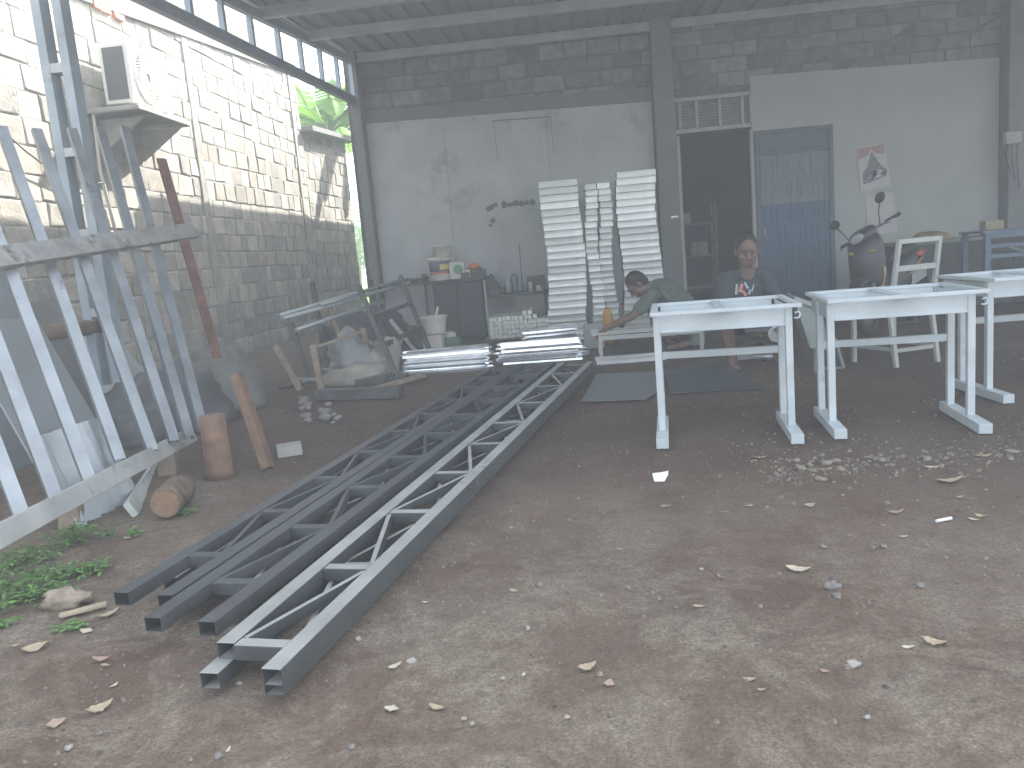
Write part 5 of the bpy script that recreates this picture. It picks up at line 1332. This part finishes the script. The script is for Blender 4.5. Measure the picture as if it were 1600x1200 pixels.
def make_scooter(label, trim):
    STM = Matrix.Translation((0, -.45, .92)) @ Matrix.Rotation(R(-14), 4, 'Z') @ Matrix.Rotation(R(-19), 4, 'Y') @ Matrix.Translation((0, .45, -.92))
    def st(mb): mb.v = [STM @ p for p in mb.v]; return mb
    """local frame: front towards -y, rear +y, wheels on z=0"""
    t = thing('motor_scooter', label, 'scooter', (0, 0, 0))
    for nm, y in (('front_wheel', -.62), ('rear_wheel', .62)):
        q = MB(); q.tube([(0, y + math.cos(a) * .215, .265 + math.sin(a) * .215) for a in [math.pi * 2 * i / 32 for i in range(33)]], .048, 10); wo = q.build(nm, TYR, t)
        q = MB(); q.lathe((-.03, y, .265), [(.05, 0), (.18, .008), (.18, .052), (.05, .06)], 24, V((1, 0, 0))); q.build('rim', GRYP, wo)
    q = MB(); loft(q, [((0, -.86, .42), .03, .02, .8), ((0, -.78, .50), .065, .035, .8), ((0, -.62, .545), .075, .03, .8), ((0, -.46, .50), .065, .035, .8), ((0, -.38, .42), .04, .02, .8)]); q.build('front_fender', BLK, t)
    for s_ in (-1, 1): q = MB(); q.tube([(s_ * .075, -.62, .265), (s_ * .07, -.50, .62)], .02, 8); q.build('fork_leg', GRYP, t)
    # leg shield: tall, tapered, wider at the top
    q = MB(); loft(q, [((0, -.60, .68), .045, .10, .7), ((0, -.56, .70), .12, .22, .6), ((0, -.50, .69), .165, .30, .6), ((0, -.44, .66), .17, .33, .55), ((0, -.41, .64), .155, .31, .55)]); q.build('front_shield', BLK, t)
    for s_ in (-1, 1):
        q = MB(); q.prism([(s_ * .10, -.52, .34), (s_ * .12, -.515, .34), (s_ * .178, -.49, .60), (s_ * .165, -.50, .65), (s_ * .16, -.51, .60)], (0, .03, 0)); q.build('shield_trim', trim, t, .004)
        q = MB(); q.ell((s_ * .10, -.575, .80), (.03, .016, .018), None, 12, 8); q.build('indicator', YLW, t)
    q = MB(); loft(q, [((0, -.58, .93), .05, .03, .8), ((0, -.52, .95), .12, .065, .75), ((0, -.42, .97), .13, .07, .75), ((0, -.34, .96), .08, .05, .8)]); st(q).build('handlebar_cover', BLK, t)
    q = MB(); q.ell((0, -.575, .935), (.08, .03, .045)); st(q).build('headlight', mat('headlight_glass', (0.3, 0.32, 0.33), .15), t)
    q = MB(); q.tube([(-.33, -.33, 1.0), (-.16, -.43, .97), (.16, -.43, .97), (.33, -.33, 1.0)], .012, 8); hb_ = st(q).build('handlebar', GRYP, t)
    for s_ in (-1, 1):
        q = MB(); q.tube([(s_ * .22, -.395, .98), (s_ * .35, -.32, 1.003)], .019, 10); st(q).build('grip', TYR, hb_)
        q = MB(); q.tube([(s_ * .2, -.45, .97), (s_ * .33, -.40, .965)], .006, 6); st(q).build('brake_lever', CHR, hb_)
        q = MB(); q.tube([(s_ * .18, -.42, .98), (s_ * .22, -.42, 1.10), (s_ * .26, -.41, 1.17)], .006, 6); st_ = st(q).build('mirror_stem', BLK, t)
        q = MB(); q.ell((s_ * .275, -.40, 1.215), (.060, .018, .048), Matrix.Rotation(s_ * -.25, 3, 'Y')); st(q).build('mirror', BLK, st_)
    q = MB(); loft(q, [((0, -.40, .33), .14, .05, .5), ((0, -.2, .29), .15, .045, .5), ((0, .05, .30), .14, .06, .5)]); q.build('floorboard', GRYP, t)
    q = MB(); loft(q, [((0, -.02, .42), .09, .14, .6), ((0, .10, .52), .145, .17, .6), ((0, .40, .60), .15, .14, .6), ((0, .70, .68), .11, .09, .7), ((0, .92, .72), .05, .04, .8)]); q.build('rear_body', BLK, t)
    for s_ in (-1, 1): q = MB(); q.prism([(s_ * .152, .12, .50), (s_ * .155, .42, .56), (s_ * .125, .72, .68), (s_ * .15, .42, .62)], (s_ * .008, 0, 0)); q.build('side_trim', trim, t)
    q = MB(); loft(q, [((0, -.02, .70), .06, .03, .6), ((0, .08, .75), .12, .045, .6), ((0, .35, .765), .13, .045, .6), ((0, .62, .80), .10, .045, .7), ((0, .74, .80), .05, .02, .8)]); q.build('seat', TYR, t)
    q = MB(); q.ell((.135, .60, .70), (.02, .10, .028)); q.build('red_reflector', REDT, t)
    q = MB(); q.prism([(.165, .18, .40), (.165, .62, .46), (.165, .66, .60), (.165, .22, .52)], (.01, 0, 0)); q.build('silver_cover', mat('silver_plastic', (.34, .35, .36), .4), t, .004)
    q = MB(); q.ell((0, .925, .72), (.09, .04, .032)); q.build('tail_light', REDT, t)
    q = MB(); q.box((0, .93, .50), (.14, .01, .09), Matrix.Rotation(-.3, 3, 'X')); q.build('number_plate', mat('plate_white', (0.5, 0.5, 0.48), .5), t)
    q = MB(); q.prism([(-.07, .80, .60), (.07, .80, .60), (.08, .98, .38), (-.08, .98, .38)], (0, .02, .01)); q.build('mudguard', BLK, t)
    q = MB(); q.tube([(.12, .1, .2), (.15, .45, .24), (.15, .75, .32)], [.03, .045, .045], 12); q.build('exhaust', GRYP, t)
    q = MB(); q.tube([(.1, .25, .25), (.14, .32, .02), (-.14, .32, .02), (-.1, .25, .25)], .012, 8); q.build('centre_stand', GRYP, t)
    q = MB(); q.bar((0, -.02, .3), (0, .65, .28), .16, .12); q.build('engine', GRYP, t)
    return t
sc = make_scooter('black scooter with thin yellow trim before the plaster wall, its rear behind the chair frame', YLW)
p = onY(1371, 400, 7.9); sc.location = (p.x + .33, 8.45, 0.0); sc.rotation_euler = (0, R(-5), R(-40))
# ================================================================== LITTER, STONES, WEEDS, BANANA
LEAFM = [mat('dry_leaf', (0.36, 0.29, 0.20), .8, var=.2, scale=40), mat('pale_leaf', (0.46, 0.41, 0.31), .8, var=.15, scale=40), mat('pinkish_leaf', (0.32, 0.23, 0.18), .8, var=.2, scale=40)]
def leaf_mesh(L, W, curl, seed):
    rnd = random.Random(seed); n = 8; vs = []; q = MB(); q.sm = True
    for i in range(n + 1):
        f = i / n; w_ = W * math.sin(math.pi * min(.97, max(.04, f ** .85))) * .5 * (1 + .25 * rnd.uniform(-1, 1))
        x = (f - .5) * L; zc = .004 + curl * (f - .5) ** 2 * L * 1.6; yb = .05 * L * math.sin(f * 3 + seed)
        for s_ in (-1, -.4, .4, 1): vs.append((x, yb + w_ * s_, zc + curl * .5 * W * s_ * s_ * (.7 + .5 * rnd.random())))
    fs = [(i * 4 + k, i * 4 + k + 1, i * 4 + k + 5, i * 4 + k + 4) for i in range(n) for k in range(3)]
    q.add(vs, fs); return q
LP = [(803,922,22,-20),(818,1053,12,80),(918,1042,30,20),(952,1066,24,60),(617,1040,26,30),(683,1106,28,-20),(612,1106,28,-5),(886,1120,14,80),(1127,901,18,-40),(1092,946,24,0),(1247,889,38,-15),(1459,1003,30,-25),(1289,1047,16,-30),(1419,1010,18,-10),(1172,1061,18,-5),(968,857,12,0),(1265,789,18,10),(1400,800,24,0),(1412,837,16,10),(1522,811,16,-30),(1533,806,16,-40),(1484,716,16,0),(1530,698,16,-10),(1536,713,22,0),(1497,719,14,0),(1186,715,24,5),(160,1029,28,5),(165,1038,20,0),(178,1070,14,60),(157,1106,34,40),(88,1128,28,30),(357,1170,14,70),(170,960,30,30),(135,985,24,0),(55,1012,34,25),(283,1073,12,-80),(25,1007,14,30),(665,940,12,0),(1190,1077,12,0),(1040,790,22,-10),(1460,730,30,0),(1485,752,36,0),(1380,820,8,0),(1170,790,16,20),(1130,800,18,10),(330,773,14,30),(200,840,14,0),(545,740,10,0),(1500,690,12,0),(1290,733,22,0),(1500,776,12,0)]
protos = []
for i in range(9):
    protos.append([leaf_mesh(.05 + .006 * (i % 3), .022 + .005 * (i % 4), (.2, .4, .6)[i % 3], i + 1), LEAFM[(0, 1, 0, 2, 1)[i % 5]], None])
for i, (px, py, wpx, ang) in enumerate(LP):
    p = onZ(px, py, .003); dist = (p - CAMP).length; L = wpx / F * dist
    k = i % 9; q, m_, o = protos[k]
    if o is None: o = q.build('dry_leaf', m_); o.location = (0, 0, 0); protos[k][2] = o; tag(o, 'dry curled fallen leaf lying loose on the bare dirt in front of the canopy', 'leaf', 'dry leaves scattered over the dirt')
    else: o = o.copy(); COL.objects.link(o)
    s_ = max(.3, L / .062); o.scale = (s_, s_ * 1.1, s_ * .6); o.location = (p.x, p.y, .001); o.rotation_euler = (random.uniform(-.15, .15), random.uniform(-.1, .1), R(ang * 1.2) + random.uniform(-.1, .1))
WHT = mat('white_paper', (0.72, 0.72, 0.78), .7)
p = onZ(1034, 750, .002); q = MB(); a = V((p.x, p.y, .003))
q.add([a + V(v_) for v_ in ((-.035, -.02, 0), (.01, -.025, 0), (.03, .01, .018), (.0, .0, .035), (-.02, .03, .02), (.035, .035, .03), (-.04, .01, .03))], [(0, 1, 3), (1, 2, 3), (0, 3, 6), (3, 4, 6), (2, 5, 3), (3, 5, 4)])
o = q.build('crumpled_paper', WHT); md = o.modifiers.new('s', 'SOLIDIFY'); md.thickness = .0015; tag(o, 'crumpled white paper scrap on the dirt in front of the leftmost desk', 'paper')
p = onZ(1475, 812, .006); q = MB(); q.tube([(p.x - .03, p.y - .01, .006), (p.x + .03, p.y + .012, .006)], .006, 8); tag(q.build('cigarette_butt', WHT), 'small white cigarette butt like stick on the dirt, right foreground', 'butt')
p = onZ(105, 947, .0); q = MB(); q.ell((p.x, p.y, .025), (.075, .035, .032), Matrix.Rotation(.15, 3, 'Z'), 18, 10, jit=.6); tag(q.build('bark_slab', mat('bark_slab_wood', (0.30, 0.25, 0.19), .9, var=.3, scale=20, bump=.6, bscale=40)), 'thick pale brown bark slab lying beside the weeds', 'bark')
p = onZ(125, 958, .0); q = MB(); q.bar((p.x - .05, p.y - .03, .008), (p.x + .07, p.y + .04, .012), .03, .008); tag(q.build('wood_chip', mat('chip_wood', (0.40, 0.33, 0.24), .9, var=.2)), 'flat wood splinter lying just in front of the bark slab', 'wood chip')
STN = [mat('stone_grey', (0.20, 0.19, 0.18), .9, var=.3, scale=30, bump=.4), mat('stone_pale', (0.33, 0.31, 0.28), .9, var=.2, scale=30)]
SPL = [(1333,1041,22,1),(1308,932,16,0),(1380,855,12,0),(1365,857,10,0),(1285,855,14,0),(1437,916,14,0),(845,915,16,0),(643,1034,18,1),(560,1000,14,1),(374,1069,12,1),(786,1061,10,1),(825,982,12,1),(1300,918,26,0),(1198,794,10,0),(1240,788,8,0),(1386,788,12,0),(108,1170,14,1),(1096,890,8,1),(738,1132,10,1),(725,1124,10,1),(550,1168,14,0),(342,1183,16,0),(1355,1122,12,1),(880,917,10,0)]
sp = []
for i in range(5):
    q = MB(); q.ell((0, 0, .012), (.03, .024, .016), None, 14, 9, jit=.8); sp.append(None); protos.append(q)
for i, (px, py, wpx, mt) in enumerate(SPL):
    p = onZ(px, py, 0); L = .8 * wpx / F * (p - CAMP).length; k = i % 5
    q = MB(); s_ = L / 2; q.ell((p.x, p.y, s_ * .3), (s_, s_ * .8, s_ * .55), Matrix.Rotation(i * 1.3, 3, 'Z'), 12, 8, jit=.9)
    tag(q.build('stone', STN[mt]), 'small rounded stone lying loose on the open dirt', 'stone', 'loose stones on the open dirt')
# gravel: countless crumbs, thick along the washed-out bank
rnd = random.Random(12); q = MB()
def crumb(x, y, s_):
    k = rnd.uniform(.5, 1.2); q.cur = (k * 1.03, k, k * .95)
    n_ = 5; vs = []; a0 = rnd.uniform(0, 6)
    for j in range(n_): a = a0 + 2 * math.pi * j / n_; r_ = s_ * rnd.uniform(.7, 1.2); vs.append((x + math.cos(a) * r_, y + math.sin(a) * r_ * .8, -.002))
    for j in range(n_): a = a0 + .3 + 2 * math.pi * j / n_; r_ = s_ * rnd.uniform(.35, .7); vs.append((x + math.cos(a) * r_, y + math.sin(a) * r_ * .8, s_ * rnd.uniform(.35, .75)))
    q.add(vs, [tuple(range(n_, 2 * n_))] + [(j, (j + 1) % n_, (j + 1) % n_ + n_, j + n_) for j in range(n_)])
for _ in range(9000):
    y = 1.4 + 5.6 * rnd.random() ** 1.6; x = rnd.uniform(-2.6, 3.6)
    if fbm(x * 1.1, y * 1.1, 7) < rnd.uniform(-.5, .35): continue
    crumb(x, y, rnd.choice((.0025, .003, .004, .005, .0075)) * rnd.uniform(.7, 1.3))
for _ in range(2200):
    t_ = rnd.random(); x = .75 + 3.2 * t_; y = 3.50 + .10 * x + rnd.gauss(0, .11) * (1 if rnd.random() < .8 else 2.2)
    crumb(x, y, abs(rnd.gauss(.003, .005)) + .0025)
q.cur = None
tag(q.build('gravel', mat('gravel', (0.185, 0.165, 0.14), .92, var=.3, scale=40, tint=True)), kind='stuff')
# flat rubble flakes on the bank, big enough to pick out
for i in range(26):
    x = rnd.uniform(.9, 3.3); y = 3.50 + .1 * x + rnd.gauss(0, .10); s_ = rnd.uniform(.014, .032)
    b = MB(); b.ell((x, y, s_ * .25), (s_, s_ * .7, s_ * .4), Matrix.Rotation(rnd.uniform(0, 3), 3, 'Z'), 9, 6, jit=1.0); tag(b.build('rubble_piece', mat('rubble_tan', (0.22, 0.19, 0.155), .9, var=.3, scale=20)), 'flat tan rubble piece on the gravel strip in front of the desks', 'rubble', 'rubble pieces on the gravel strip')
for i in range(12):
    p = onZ(rnd.uniform(120, 240), rnd.uniform(975, 1020) if i % 2 else rnd.uniform(1000, 1010)); s_ = rnd.uniform(.006, .014)

# weeds at the foot of the lattice frame
WEED = mat('weed_leaf', (0.085, 0.20, 0.045), .6, col2=(0.14, 0.28, 0.06), scale=12); WSTEM = mat('weed_stem', (0.10, 0.16, 0.05), .7)
def weed(px, py, hgt, spread, n, label, seed):
    rnd = random.Random(seed); p = onZ(px, py, 0)
    t = thing('weed_plant', label, 'weed', (p.x, p.y, 0), 0, None); lf_ = MB(); st_ = MB()
    for i in range(n):
        a = rnd.uniform(0, 2 * math.pi); r_ = spread * math.sqrt(rnd.random()); hh = hgt * rnd.uniform(.35, 1) * (1 - .4 * (r_ / spread))
        b0_ = V((p.x + math.cos(a) * r_ * .3, p.y + math.sin(a) * r_ * .3, 0)); tip = V((p.x + math.cos(a) * r_, p.y + math.sin(a) * r_, hh))
        st_.tube([b0_, b0_.lerp(tip, .5) + V((0, 0, hh * .15)), tip], [.002, .0016, .001], 4)
        for k in range(rnd.randint(2, 4)):
            c = b0_.lerp(tip, rnd.uniform(.6, 1.05)); ang = rnd.uniform(0, 6.28); L = rnd.uniform(.016, .034); w_ = L * .5; tilt = rnd.uniform(-.35, .5)
            d = V((math.cos(ang), math.sin(ang), tilt)).normalized(); s_ = V((-math.sin(ang), math.cos(ang), 0))
            kk = rnd.uniform(.6, 1.3); lf_.cur = (kk, kk, kk * .9)
            lf_.add([c, c + d * L * .35 + s_ * w_ * .5 + V((0, 0, .003)), c + d * L * .75 + s_ * w_ * .38, c + d * L - V((0, 0, .004)), c + d * L * .75 - s_ * w_ * .38, c + d * L * .35 - s_ * w_ * .5 + V((0, 0, .003)), c + d * L * .5 - V((0, 0, .002))], [(0, 1, 6), (1, 2, 6), (2, 3, 6), (3, 4, 6), (4, 5, 6), (5, 0, 6)])
    lf_.cur = None
    lf_.build('leaves', mat('weed_leaf_t', (0.10, 0.22, 0.055), .6, var=.25, scale=14, tint=True), t); st_.build('stems', WSTEM, t)
for a in ((45, 935, .085, .17, 75, 'largest low green weed patch at the left edge of the dirt'), (-15, 925, .09, .16, 60, 'green weed cut off by the left picture edge'), (85, 905, .07, .12, 40, 'green weed just behind the bark slab'), (145, 895, .06, .075, 26, 'small separate green weed right of the bark slab'), (120, 848, .10, .13, 48, 'bushy weed growing below the bottom bar of the lattice frame'), (60, 870, .06, .14, 36, 'flat weed in the shade under the bottom bar'), (207, 838, .035, .04, 10, 'tiny weed seedling on bare dirt past the bushy weed'), (290, 803, .04, .04, 12, 'tiny weed sprout next to the sawn log'), (20, 890, .07, .16, 40, 'green weed between the bottom bar and the largest patch'), (8, 978, .03, .05, 10, 'sparse seedling at the lower left edge of the weeds'), (170, 836, .03, .05, 9, 'faint seedling just right of the bushy weed'), (100, 985, .02, .06, 10, 'thin creeping seedling in front of the weed patch')): weed(*a, seed=a[0] + 500)

# banana plant and greenery beyond the walls
BAN = mat('banana_leaf', (0.09, 0.23, 0.02), .5, col2=(0.16, 0.34, 0.035), scale=3); translucent(BAN, .35); BANT = mat('banana_trunk', (0.22, 0.24, 0.12), .8, var=.2)
def banana(x, y, base, ht, n, label, seed, L=2.1, azs=None):
    rnd = random.Random(seed); t = thing('banana_plant', label, 'banana plant', (x, y, 0))
    q = MB(); q.tube([(x, y, 0), (x + .05, y, ht * .5), (x, y, ht)], [.16, .13, .08], 12); q.build('trunk', BANT, t)
    for i in range(n):
        az = azs[i] if azs else i * 2.4 + rnd.uniform(-.3, .3); el = rnd.uniform(.7, 1.25); l_ = L * rnd.uniform(.8, 1.1); m_ = 26; mid = []; p = V((x, y, ht)); d = V((math.cos(az) * math.cos(el), math.sin(az) * math.cos(el), math.sin(el)))
        for k in range(m_ + 1): mid.append(p.copy()); p = p + d * (l_ / m_); d = (d + V((0, 0, -.085))).normalized()
        b = MB(); wmax = .30 * rnd.uniform(.85, 1.15)
        for s_ in (-1, 1):
            k = 4
            while k < m_:
                run = rnd.randint(1, 3); k2 = min(m_, k + run)
                for j in range(k, k2):
                    def edge(jj, sh=0):
                        f = (jj - 4) / (m_ - 4); w_ = wmax * math.sin(math.pi * min(1, max(0.0, f * .92 + .06))) ** .6
                        dd = (mid[min(jj + 1, m_)] - mid[max(jj - 1, 0)]).normalized(); sd = dd.cross(V((0, 0, 1))).normalized()
                        return mid[jj] + sd * s_ * w_ + V((0, 0, -w_ * .45)) + dd * (w_ * .3 + sh)
                    b.add([mid[j], mid[j + 1], edge(j + 1, -.012 if j + 1 == k2 else 0), edge(j, .012 if j == k else 0)], [(0, 1, 2, 3)])
                k = k2
        b.build('leaf', BAN, t)
        q = MB(); q.tube(mid, [.022] * 5 + [.014] * (m_ - 10) + [.006] * 6, 6); q.build('leaf_rib', WSTEM, t)
bp_ = onY(538, 260, 18.0)
banana(bp_.x - .25, 18.0, 0, 4.0, 14, 'tall sunlit banana plant rising behind the low wall beside the corner pillar', 3, 2.3)
bp2 = onY(496, 230, 19.8); banana(bp2.x, 19.8, 0, 4.3, 15, 'second banana plant farther back behind the tall wall end', 8, 2.2)
FOL = mat('bush_leaf', (0.06, 0.14, 0.03), .7, col2=(0.11, 0.22, 0.04), scale=2); translucent(FOL, .4)
def bush(x, y, w_, h_, n, label, seed, nm='bush'):
    rnd = random.Random(seed); t = thing(nm, label, 'bush' if nm == 'bush' else 'tree', (x, y, 0)); b = MB()
    for i in range(n):
        u = V((rnd.gauss(0, 1), rnd.gauss(0, 1), rnd.gauss(0, 1))).normalized() * (rnd.random() ** .4); c = V((x + u.x * w_, y + u.y * w_, h_ * .62 + u.z * h_ * .42)) + V((0, 0, .3 * mnoise.noise(u * 2)))
        L = rnd.uniform(.10, .2); a = rnd.uniform(0, 6.3); e = rnd.uniform(-.8, .8); d = V((math.cos(a) * math.cos(e), math.sin(a) * math.cos(e), math.sin(e))); s_ = d.cross(V((0, .3, 1))).normalized() * L * .3
        b.add([c, c + d * L * .5 + s_, c + d * L, c + d * L * .5 - s_], [(0, 1, 2, 3)])
    b.build('crown', FOL, t); q = MB(); q.tube([(x, y, 0), (x + .1, y, h_ * .4), (x, y, h_ * .8)], [.10, .07, .03], 8)
    for k in range(4): a = k * 1.6; q.tube([(x, y, h_ * .35), (x + math.cos(a) * w_ * .6, y + math.sin(a) * w_ * .6, h_ * .7)], [.04, .015], 6)
    q.build('trunk', BARK, t)
for k, (px, Y, w_, h_) in enumerate(((556, 30, 2.0, 3.0), (575, 36, 2.2, 3.6), (535, 34, 2.6, 3.4))): bush(onY(px, 400, Y).x, Y, w_, h_, 2600, ('green bushy tree seen in the gap beside the corner pillar', 'farther tree behind the corner pillar gap', 'tree behind the low wall end')[k], k + 40, 'tree')
# ------------------------------------------------------------------ haze
hz = MB(); hz.box((0, 0, 6), (520, 520, 14.2))
hb = bpy.data.materials.new('haze_air'); hb.use_nodes = True
t = hb.node_tree
for n_ in list(t.nodes):
    if n_.type != 'OUTPUT_MATERIAL': t.nodes.remove(n_)
pv = t.nodes.new('ShaderNodeVolumePrincipled')
pv.inputs['Color'].default_value = (0.86, 0.93, 1.0, 1)
pv.inputs['Density'].default_value = 0.016
pv.inputs['Anisotropy'].default_value = 0.0
out = [n_ for n_ in t.nodes if n_.type == 'OUTPUT_MATERIAL'][0]
t.links.new(pv.outputs[0], out.inputs['Volume'])
tag(hz.build('haze', hb), kind='stuff')
